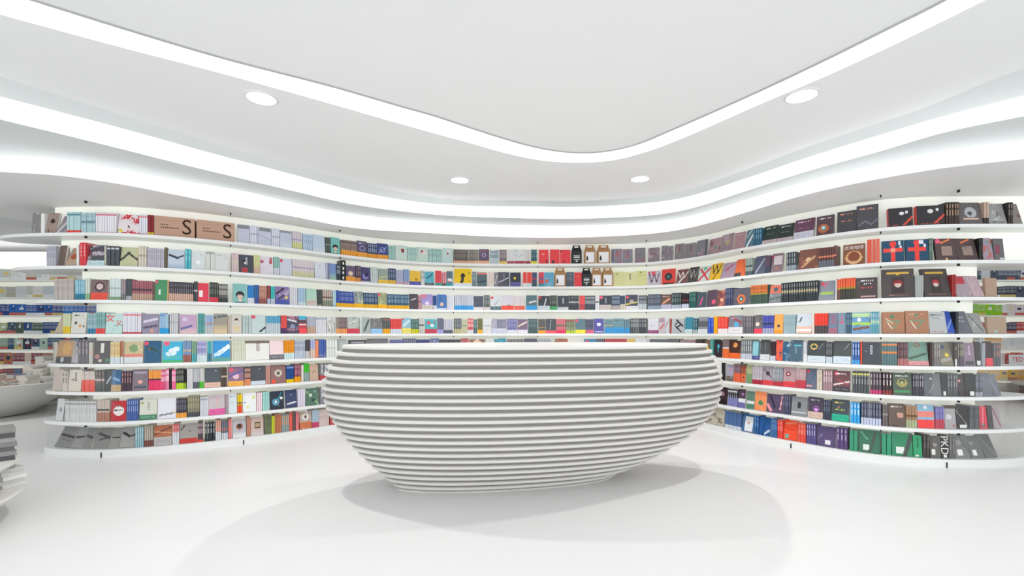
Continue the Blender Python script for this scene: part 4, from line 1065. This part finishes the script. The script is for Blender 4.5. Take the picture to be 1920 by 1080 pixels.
NAMES = [('black','1a1a1c'),('charcoal','3c3e42'),('dark grey','58595c'),('grey','8a8a8c'),('light grey','b8b8ba'),('white','e2e2e4'),('pale lilac','d0cce0'),('lilac','a8a0c4'),('purple','6c5490'),('mauve','8c7088'),
 ('navy','2c3c64'),('slate blue','5c6888'),('blue','3c68b0'),('sky blue','50a4e0'),('pale blue','b4cce4'),('teal','3c808c'),('turquoise','50b8c4'),('pale mint','bcdcd4'),('aqua','8cc4c0'),
 ('green','4c9468'),('bright green','58c038'),('lime','b8d830'),('sage','90a48c'),('dark green','405048'),('olive','787850'),('cream','dcd8b8'),('yellow','f0c828'),('orange','f09830'),('tan','c8a888'),('beige','cfc0b0'),
 ('brown','806050'),('dark brown','4c3c38'),('rust','b06848'),('red','e04848'),('crimson','b83048'),('coral','f07058'),('pink','e890a8'),('magenta','e84880'),('pale pink','e8d0d4'),('maroon','702c38'),('steel grey','7c868e'),('dusty rose','b09094'),('peach','f0b890')]
def lab(h):
    r, g, b = lin(h); l, m, s = (.4122*r+.5363*g+.0514*b)**(1/3), (.2119*r+.6807*g+.1074*b)**(1/3), (.0883*r+.2817*g+.63*b)**(1/3)
    return np.array([.21*l+.79*m-.004*s, 2*(1.978*l-2.4286*m+.4506*s), 2*(.026*l+.7828*m-.8087*s)])
_NL = [(n, lab(h)) for n, h in NAMES]
def cname(h):
    h = (h+'000000')[:6]; L = lab(h); return min(_NL, key=lambda q: np.sum((q[1]-L)**2))[0]
ROWN = ['top', 'second', 'third', 'fourth', 'fifth', 'sixth', 'seventh', 'bottom']
BAYN = ['first', 'second', 'third', 'fourth', 'fifth', 'sixth', 'seventh', 'eighth', 'ninth', 'tenth']
# ---- read the list
ITEMS = []; row = 0; cr = 'L1'
for ln in BOOKS.strip().split('\n'):
    if ln.startswith('#'): row, cr = int(ln[1]), ln[3:]; continue
    body, _, words = ln.partition('|'); tk = body.split(); ox, sc = CROPS[cr]
    x0, x1 = ox+float(tk[1])/sc, ox+float(tk[2])/sc
    if tk[0] == 'S': ITEMS.append(dict(k='S', row=row, x0=x0, x1=x1, n=int(tk[3]), base=tk[4].lower(), ops=tk[5:], words=''))
    else: ITEMS.append(dict(k='F', row=row, x0=x0, x1=x1, n=1, base=tk[3].lower(), ops=tk[4:], words=words.strip()))
for idx, it in enumerate(ITEMS): it['seed'] = idx*13+5; it['i'] = idx
for r in range(8):
    q, P = ROWC[r]; rowi = sorted([i for i in ITEMS if i['row'] == r], key=lambda i: i['x0'])
    for a, b in zip(rowi, rowi[1:]):
        if b['x0'] < a['x1']: m = (a['x1']+b['x0'])/2; a['x1'] = m; b['x0'] = m
        a['next'] = b; b['prev'] = a
    for i in rowi:
        if i['x1'] < q[0]+3 or i['x0'] > q[-1]-3 or i['x1']-i['x0'] < 1.5: i['skip'] = True
        i['x0'] = max(i['x0'], q[0]+1); i['x1'] = min(i['x1'], q[-1]-1)
ITEMS = [i for i in ITEMS if not i.get('skip') and i['x1']-i['x0'] > 2.5]
HIDDEN_TOP = 1                                                      # fifth shelf behind the counter shows only its upper edge
def dims(it):
    P0, P1 = on_row(it['row'], it['x0']), on_row(it['row'], it['x1']); W_ = float(np.linalg.norm(P1-P0))
    h = float(opval(it['ops'], 'h', 0) or 0)/100 or (.213+.008*math.sin(it['seed']*1.7))
    if it['row'] >= 3 and not opval(it['ops'], 'h'): h = min(h, .222)
    if it['row'] == 4: h += .012
    return P0, P1, W_, h
for it in ITEMS:
    P0, P1, W_, h = dims(it); Z = (P0[1]+P1[1])/2
    it['area'] = (it['x1']-it['x0'])/it['n']*h*F/Z
    if it['row'] == 4 and 640 < it['x0'] and it['x1'] < 1330: it['area'] *= .25
def place(it, root_name='book'):
    """matrices (location, z angle) for each of the item's books"""
    P0, P1, W_, h = dims(it); out = []; ins = .004
    if it['k'] == 'F':
        d = (P1-P0)/W_; nn = np.array([-d[1], d[0]]); k = float(opval(it['ops'], 'k', 5)); T = float(opval(it['ops'], 'T', .024)); w = W_-.003
        o = P0+nn*ins+d*.0015; out.append((o, math.atan2(d[1], d[0]), math.radians(k), w, h, T))
    else:
        n = it['n']
        for j in range(n):
            a = on_row(it['row'], it['x0']+(it['x1']-it['x0'])*j/n); b = on_row(it['row'], it['x0']+(it['x1']-it['x0'])*(j+1)/n)
            L_ = float(np.linalg.norm(b-a)); d = (b-a)/max(L_, 1e-6); nn = np.array([-d[1], d[0]])
            # keep the right edge of neighbours apart: the books stand square to the shelf and widen to the back on a bulge
            ja = rnd.random()*.006; o = b+nn*(ins+ja)-d*.0006
            out.append((o, math.atan2(d[1], d[0])+math.pi/2, 0.0, .142, h, L_*(.86 if L_ < .05 else .95)))
    return out
# ---- choose the ones that show largest as objects of their own
MAXN = 282
order = sorted(ITEMS, key=lambda i: -i['area']); cnt = 0
for it in order:
    if cnt+it['n'] <= MAXN: it['obj'] = True; cnt += it['n']
    elif MAXN-cnt < 3: break
# ---- words
def describe(it):
    b = band_of(it['ops'])
    if it['k'] == 'S':
        s = 'paperback with '+cname(it['base'])+' spine'
        if b: s += f' and {cname(b[1])} foot'
    else:
        s = 'book with '+(it['words'] or cname(it['base']))+' cover'
        if b and 'banded' not in s and 'foot' not in s and 'and' not in s.split(): s += f' and {cname(b[1])} band'
    return s
def where(it):
    mid = (it['x0']+it['x1'])/2; bay = sum(1 for s in STN if s < mid); return f"{ROWN[it['row']]} shelf, {BAYN[bay]} bay"
objs = [i for i in ITEMS if i.get('obj')]
for it in objs:
    it['label'] = f"{describe(it)}, {where(it)}"; nb = it.get('next') or it.get('prev')
    if nb and len(it['label'].split()) <= 12: it['label'] += f", by {cname(nb['base'])} one"+('s' if nb['n'] > 1 else '')
def dup():
    c = {}
    for it in objs: c.setdefault(it['label'].lower(), []).append(it)
    return [v for v in c.values() if len(v) > 1]
for g in dup():
    for it in g:
        nb = it.get('next') or it.get('prev'); it['label'] = f"{describe(it)} beside {cname(nb['base'])} one, {where(it)}"
for g in dup():
    g.sort(key=lambda i: i['x0'])
    for k, it in enumerate(g): it['label'] = f"{['first','second','third','fourth','fifth'][min(k,4)]} {it['label']}"
def trim(s):
    w = s.split()
    return s if len(w) <= 16 else s.replace(' beside', ', by').replace(' one,', ',')
MEMBERS = MB()                                                       # everything that is not an object of its own
def stuff_book(o, ang, tilt, w, h, t, it, z, faceout):
    M = Matrix.Translation((o[0], o[1], z)) @ Matrix.Rotation(ang, 4, 'Z'); b = band_of(it['ops']); c = lin(it['base'])
    i0 = len(MEMBERS.v)
    if faceout:
        img = paint(it['base'], it['ops'], 8, 10, it['seed'], w/h); quads(MEMBERS, (0, 0, 0), (w, 0, 0), (0, 0, h), img)
        MEMBERS.face([(0, t, 0), (0, 0, 0), (0, 0, h), (0, t, h)], c)
    else:
        img = spine_img(it['base'], it['ops'], 12)
        if t*F/max(o[1], 1) < 2.2: img = img[:, 1:2]
        quads(MEMBERS, (0, t, 0), (0, -t, 0), (0, 0, h), img); MEMBERS.face([(0, 0, 0), (w, 0, 0), (w, 0, h), (0, 0, h)], c)
    MEMBERS.face([(w, 0, 0), (w, t, 0), (w, t, h), (w, 0, h)], PAGE if faceout else PAGE); MEMBERS.face([(0, t, 0), (0, t, h), (w, t, h), (w, t, 0)], c)
    MEMBERS.face([(0, 0, h), (w, 0, h), (w, t, h), (0, t, h)], PAGE)
    if b:
        e = .0008; H = h*b[0]; bc = lin(b[1])
        MEMBERS.face([(-e, t, 0), (-e, 0, 0), (-e, 0, H), (-e, t, H)], bc); MEMBERS.face([(0, -e, 0), (w, -e, 0), (w, -e, H), (0, -e, H)], bc); MEMBERS.face([(0, t+e, 0), (0, t+e, H), (w, t+e, H), (w, t+e, 0)], bc)
    MEMBERS.v[i0:] = [tuple(M @ Vector(p)) for p in MEMBERS.v[i0:]]
for it in ITEMS:
    z = RZ[it['row']]+.0005; pl = place(it); face = it['k'] == 'F'
    if not it.get('obj'):
        for (o, ang, tilt, w, h, t) in pl: stuff_book(o, ang, tilt, w, h, t, it, z, face)
        continue
    _, _, _, w, h, t = pl[0]; t = min(p[5] for p in pl); cm = cover_mesh(w, h, t, it['base'], it['ops'], it['seed'], face); pm = pages_mesh(w, h, t); b = band_of(it['ops'])
    bm_ = band_mesh(w, h, t, b[1], b[0], it['seed']) if b else None
    X = opval(it['ops'], 'X')
    lab_ = trim(it['label'])
    for (o, ang, tilt, _, _, _) in pl:
        e = empty('book', (o[0], o[1], z+t*math.sin(tilt)), (-tilt, 0, ang) if face else (0, 0, ang))
        tag(e, lab_, 'book', (lab_ if it['n'] > 1 else None))
        link(bpy.data.objects.new('cover', cm), e); link(bpy.data.objects.new('page_block', pm), e)
        if bm_: link(bpy.data.objects.new('paper_band', bm_), e)
        if X:
            for op in it['ops']:
                if not op.startswith('X:'): continue
                _, p3, hx, tx = op.split(':'); u, v, s = map(float, p3.split(','))
                to = link(bpy.data.objects.new('lettering', text_mesh(tx.replace('%', ''), s*h, text_mat(hx), 'lettering')), e)
                to.location = (u*w, -.0012, v*h); to.rotation_euler = (math.pi/2, 0, 0)
                wd = max(v.co.x for v in to.data.vertices)-min(v.co.x for v in to.data.vertices)
                if '%' in tx: to.rotation_euler = (math.pi/2, math.pi/2, 0)
                elif wd > .9*w: to.scale[0] = .9*w/wd

# ------------------------------------------------------------------ cardboard boxes with the big S, and carry cartons
def on_shelf_root(name, row, x0, x1, label, cat, group=None, ins=.003):
    P0, P1 = on_row(row, x0), on_row(row, x1); W_ = float(np.linalg.norm(P1-P0)); d = (P1-P0)/W_; nn = np.array([-d[1], d[0]]); o = P0+nn*ins
    e = empty(name, (o[0], o[1], RZ[row]+.0005), (0, 0, math.atan2(d[1], d[0]))); tag(e, label, cat, group); return e, W_
def s_box(x0, x1, label):
    e, w = on_shelf_root('cardboard_box', 0, x0, x1, label, 'box'); w -= .008; h, dp = .212, .135
    mb = MB(); mb.box(0, 0, 0, w, dp, h); bevel(mb.build('carton_body', M_kraft, e), .003)
    mb = MB(); mb.box(-.0006, -.0012, h*.8, w*.62, .0, h*.802); mb.box(-.0008, .02, h+.0002, w, .022, h+.001); mb.build('lid_seam', M_print, e)
    to = link(bpy.data.objects.new('letter_print', text_mesh('S', .24, M_print, 'letter_print')), e); to.location = (w*.8, -.0012, h*.5); to.rotation_euler = (math.pi/2, 0, 0); to.scale = (.86, .95, 1)
    mb = MB()
    for j, (v, n0, ww) in enumerate(((.56, 5, .009), (.42, 9, .012))):
        for k in range(n0): mb.box(w*.16+k*ww*1.5, -.0008, h*v, w*.16+k*ww*1.5+ww*.8, 0, h*v+.012)
    mb.build('small_print', M_print, e)
s_box(289, 366.5, 'brown cardboard box printed with a large dark S, touching the red and white books')
s_box(368.5, 441.5, 'brown cardboard box printed with a large dark S, beside the pale grey books')
def carton(row, x0, x1, kraft, label, fig):
    e, w = on_shelf_root('carry_carton', row, x0, x1, label, 'carton'); w -= .006; h, dp = .235, .1; bh = .19; m = M_kraft2 if kraft else M_dark
    mb = MB(); mb.box(0, 0, 0, w, dp, bh); bevel(mb.build('carton_body', m, e), .002)
    mb = MB(); y = dp/2                                     # gable roof that carries the handle
    mb.poly([(0,0,bh),(w,0,bh),(w,dp,bh),(0,dp,bh),(w*.1,y-.004,h+.01),(w*.9,y-.004,h+.01),(w*.9,y+.004,h+.01),(w*.1,y+.004,h+.01)], [(0,1,5,4),(2,3,7,6),(1,2,6,5),(3,0,4,7)])
    mb.build('gable_top', m, e)
    mb = MB(); y0, y1 = y-.003, y+.003; z0, z1 = h+.008, h+.046
    mb.box(w*.12, y0, z0, w*.3, y1, z1); mb.box(w*.7, y0, z0, w*.88, y1, z1); mb.box(w*.3, y0, z1-.012, w*.7, y1, z1); mb.build('handle', m, e)
    mb = MB(); mb.box(w*.13, -.0012, .02, w*.87, 0, bh-.02) if kraft else None
    if kraft:
        mb.build('white_label', M_white, e); mb = MB()
        mb.box(w*.17, -.002, .05, w*.33, -.0012, .092); mb.box(w*.2, -.002, .09, w*.29, -.0012, .118)
        mb.build('printed_figure', M_dark, e)
    else:
        for k in range(3): mb.box(w*.2, -.0012, .06+k*.03, w*.8, 0, .066+k*.03+(.012 if k == 1 else 0))
        mb.box(w*.42, -.0012, .03, w*.58, 0, .05); mb.build('printed_label', M_white, e)
C2 = lambda c: 920+c/4.697
carton(0, C2(713), C2(806), False, 'black gable-top carry carton with white print on the top shelf', 0)
carton(0, C2(826), C2(928), True, 'brown gable-top carry carton with white label, top shelf, next to the black one', 0)
carton(0, C2(940), C2(1058), True, 'brown gable-top carry carton with white label, top shelf, next to the grey boxed sets', 0)
carton(1, C2(563), C2(666), True, 'brown gable-top carry carton standing alone before grey spines, second shelf', 0)
carton(1, C2(804), C2(889), False, 'black gable-top carry carton with white print on the second shelf', 0)
carton(1, C2(890), C2(984), True, 'brown gable-top carry carton, second shelf, touching the black one', 0)
carton(1, C2(985), C2(1084), True, 'brown gable-top carry carton, second shelf, touching the pale yellow books', 0)

# ------------------------------------------------------------------ bookcases further off
def far_case(name, x0, x1, y, label, colours, seed):
    e = empty(name, ((x0+x1)/2, y+.15, 0)); tag(e, label, 'bookcase')
    for r, z in enumerate(RZ):
        mb = MB(); mb.box(x0, y-.03, z-.024 if r < 7 else 0, x1, y+.3, z); o = mb.build('shelf' if r < 7 else 'plinth', M_shelf, e); into(o, e)
    mb = MB(); mb.box(x0, y+.22, .075, x1, y+.26, 2.6); o = mb.build('back_panel', M_panel, e); into(o, e)
    mb = MB(); mb.box(x0-.2, y-.2, 2.6, x1+.2, y+.5, 2.78); o = mb.build('top_light_band', M_strip, e); into(o, e)
    R = random.Random(seed)
    for r in range(8):
        x = x0+.02
        while x < x1-.2:
            pal = colours[r]; c = R.choice(pal); b = R.choice([None, None, None, 'e8ecee', 'e8ecee', 'd8c478', 'c86858'])
            it = dict(base=c, ops=(['b.25:'+b] if b else [])+['v:c8d0d8'], seed=R.randint(0, 999))
            if R.random() < .35 and x < x1-.4:
                w = R.uniform(.14, .17); it['ops'] = it['ops']+['n:.4:%s' % R.choice(pal), 'c:.5,.6,.2:%s' % R.choice(['e8e8e8', 'e0c060', '203050'])]
                stuff_book(np.array([x, y]), 0, 0, w, R.uniform(.2, .22), .03, it, RZ[r], True); x += w+.005
            else:
                hh = R.uniform(.2, .22)
                for k in range(R.randint(4, 9)):
                    stuff_book(np.array([x+.024, y]), math.pi/2, 0, .14, hh, .023, it, RZ[r], False); x += .025
blue = ['1c4c9c', '2068c0', '1858a8', '3080d0', '284890']; mix = ['486050', 'b8c898', '405870', '80a890', 'c8d0b0', '2c4c88', '505860']; red = ['c03830', 'd86048', '8c3438', 'b07858', '406090', 'e0c8b0']; pale = ['e8e8e4', 'd8dcdc', 'c8d4d8', 'b8b4a8', 'c8ccc0']
far_case('far_bookcase', -11.5, -7.4, 9.0, 'distant white bookcase of blue and red books seen past the rounded shelf end', [pale, pale, blue, mix, ['385878', 'c83828', '90b098', '283850', 'b0c8b8'], red, red, mix], 3)
far_case('far_bookcase', 8.6, 12.0, 9.0, 'distant white bookcase of green, red and dark books beyond the black books', [['505868', 'c8ccd0'], ['404858', '505868', '303848'], ['90c818', '28c060', 'd8d0d0', 'e8e8e8'], ['483c58', 'c03028', '302c40'], ['e8e8e8', 'e0a030', 'd8d8dc', 'c0c0c4'], ['e04040', 'f0f0f0', 'e8d8d8'], ['e8a820', 'f0b830'], ['b07840', '906038', 'c8b8a0']], 9)

# ------------------------------------------------------------------ display tables and their stacks at the sides
def lathe(prof, n=72):
    mb = MB(); m = len(prof)
    for r, z in prof:
        for i in range(n): mb.v.append((r*math.cos(2*math.pi*i/n), r*math.sin(2*math.pi*i/n), z))
    for j in range(m-1):
        for i in range(n): mb.f.append((j*n+i, j*n+(i+1) % n, (j+1)*n+(i+1) % n, (j+1)*n+i)); mb.c.append(None)
    mb.f.append(tuple(reversed(range(n)))); mb.c.append(None); mb.f.append(tuple((m-1)*n+i for i in range(n))); mb.c.append(None)
    return mb
def flat_book(x, y, z, ang, w, h, t, col, label, group=None, side=None):
    e = empty('book', (x, y, z), (0, 0, ang)); tag(e, label, 'book', group)
    # lying flat: spine towards -y of the empty
    mb = MB(); c = lin(col); sc = lin(side or col)
    for z0, z1 in ((0, .0012), (t-.0012, t)): mb.box(-w/2, -h/2, z0, w/2, h/2, z1, c)
    mb.box(-w/2, -h/2, .0012, w/2, -h/2+.0015, t-.0012, sc)
    link(bpy.data.objects.new('cover', mb.mesh('cover', M_book)), e)
    mb = MB(); mb.box(-w/2+.002, -h/2+.0015, .0012, w/2-.002, h/2-.002, t-.0012); link(bpy.data.objects.new('page_block', mb.mesh('page_block', M_paper)), e)
# near tiered table
e = empty('tiered_display_table', (-4.06, 2.67, 0)); tag(e, 'low white round display table with two tiers, cut by the frame edge', 'table')
lathe([(.5, 0), (.52, .1), (.84, .14), (.885, .165), (.9, .19), (.89, .205)]).build('lower_tier', M_desk, e, True)
lathe([(.6, .205), (.62, .32), (.83, .36), (.87, .38), (.876, .395), (.86, .4)]).build('upper_tier', M_desk, e, True)
for ob in e.children: ob.data.set_sharp_from_angle(angle=math.radians(35))
GREY = ['8c8c8a', '505254', 'c8c8c8', '787876', 'a8a8a6', '5c5c5e', 'd8d8d8', '989896']
def pile(x, y, z, n, cols, t, ang, lab_, w=.15, h=.21, grp=True):
    for k in range(n):
        flat_book(x+rnd.uniform(-.006, .006), y+rnd.uniform(-.006, .006), z+.0004+k*(t+.0004), ang+rnd.uniform(-.08, .08), w, h, t, cols[k % len(cols)], lab_, (lab_ if grp else None))
pile(-3.50, 3.2, .4, 7, ['505254', '8c8c8a', '606264', '808280', '9a9a98'], .03, .85, 'grey book lying in the pile at the upper tier edge of the round table')
pile(-3.74, 3.1, .4, 6, ['dcdcdc', 'e8e8e8', 'd0d0d0'], .034, .75, 'white book lying in the pile behind the grey pile on the round table')
pile(-3.50, 3.235, .2055, 5, ['d8d8d6', 'c8c8c6', 'e4e4e2'], .026, 1.3, 'pale book lying in the low pile on the lower table tier', .13, .19)
# bowl table
e = empty('bowl_table', (-8.05, 7.15, 0)); tag(e, 'white bowl-shaped display table holding books, in front of the distant bookcase', 'table')
lathe([(.45, 0), (.55, .02), (.8, .2), (.98, .38), (1.04, .47), (1.05, .5), (1.03, .51), (.98, .5), (.9, .42), (.0001, .42)]).build('bowl', M_desk, e, True)
for ob in e.children: ob.data.set_sharp_from_angle(angle=math.radians(50))
def stuff_pile(x, y, z, n, cols, t=.025, w=.16, h=.22):
    for k in range(n):
        c = lin(rnd.choice(cols)); M = Matrix.Translation((x, y, z+k*(t+.0005))) @ Matrix.Rotation(rnd.uniform(-.15, .15), 4, 'Z')
        MEMBERS.box(-w/2, -h/2, 0, w/2, h/2, .002, c, M); MEMBERS.box(-w/2+.002, -h/2+.002, .002, w/2-.002, h/2-.002, t-.002, PAGE, M); MEMBERS.box(-w/2, -h/2, t-.002, w/2, h/2, t, c, M)
whites = ['e8e8e8', 'dcdcdc', 'f0f0f0', 'c8ccd0', 'd8d4d0']; dk = ['606468', '908c88', 'c84848', '6c6c9c', 'a8a8b8']
for k in range(16):
    a = k*.39; r_ = .35+.33*((k*7) % 3)/2; stuff_pile(-8.05+r_*math.cos(a), 7.15+r_*math.sin(a), .4205, rnd.choice([4, 5, 7, 9]), whites if k % 3 else dk)
# round plinth with tall white piles behind it
e = empty('round_plinth', (-8.3, 8.45, 0)); tag(e, 'low white round plinth under tall piles of white books', 'plinth')
lathe([(.44, 0), (.46, .01), (.46, .06), (.44, .07)]).build('plinth_disc', M_desk, e, True)
for x, y, n in ((-8.04, 8.36, 26), (-8.23, 8.24, 22), (-8.43, 8.27, 24), (-8.1, 8.62, 28), (-8.3, 8.52, 27), (-8.5, 8.55, 30), (-8.3, 8.77, 33)): stuff_pile(x, y, .0705, n, whites if n != 24 else whites+dk)
# far table with yellow folders
e = empty('display_table', (9.7, 8.1, 0)); tag(e, 'low white display table carrying yellow folders, past the black books', 'table')
lathe([(.5, 0), (.5, .3), (.72, .33), (.75, .36), (.74, .38)]).build('table_body', M_desk, e, True)
for k in range(9): stuff_pile(9.35+.17*(k % 4), 7.75+.25*(k//4), .3805, 5+k % 3, ['e8a820', 'f0b830', 'f0f0f0', 'c87840'])
# shelf sign
me = text_mesh('TED', .12, text_mat('d83030'), 'lettering'); t_ = empty('shelf_sign', (9.62, 8.93, .74)); tag(t_, 'small white sign with red TED lettering on the distant bookcase', 'sign')
mb = MB(); mb.box(-.16, 0, -.08, .16, .008, .1); mb.build('sign_board', M_white, t_)
lo_ = link(bpy.data.objects.new('lettering', me), t_); lo_.location = (0, -.001, .01); lo_.rotation_euler = (math.pi/2, 0, 0)

for r in (5, 6, 7):                          # the runs that stand behind the counter
    x = 619.0 if r == 7 else 601.0; lim = 1321 if r == 7 else 1345
    while x < lim-14:
        c = rnd.choice(['c8ccd0', '8c9098', 'b06858', '5c6878', '88a8b0', 'd8d0c0', '404850', 'a88c94', '4868a0', 'c0a880']); b = rnd.choice([None, 'b.25:e8e8ec', 'b.25:e0a850', 'b.3:c85058'])
        it = dict(row=r, x0=x, x1=x+rnd.uniform(18, 34), n=rnd.randint(4, 7), base=c, ops=([b] if b else [])+['v:d8dcdc'], k='S', seed=int(x)); x = it['x1']+.6
        if it['x1'] > lim: break
        for (o, ang, tilt, w, h, t) in place(it): stuff_book(o, ang, 0, w, h, t, it, RZ[r]+.0005, False)
compact(MEMBERS)
o = MEMBERS.build('paperbacks', M_book); tag(o, 'the many thinner paperbacks filling the shelves between the larger ones', 'books', kind='stuff')
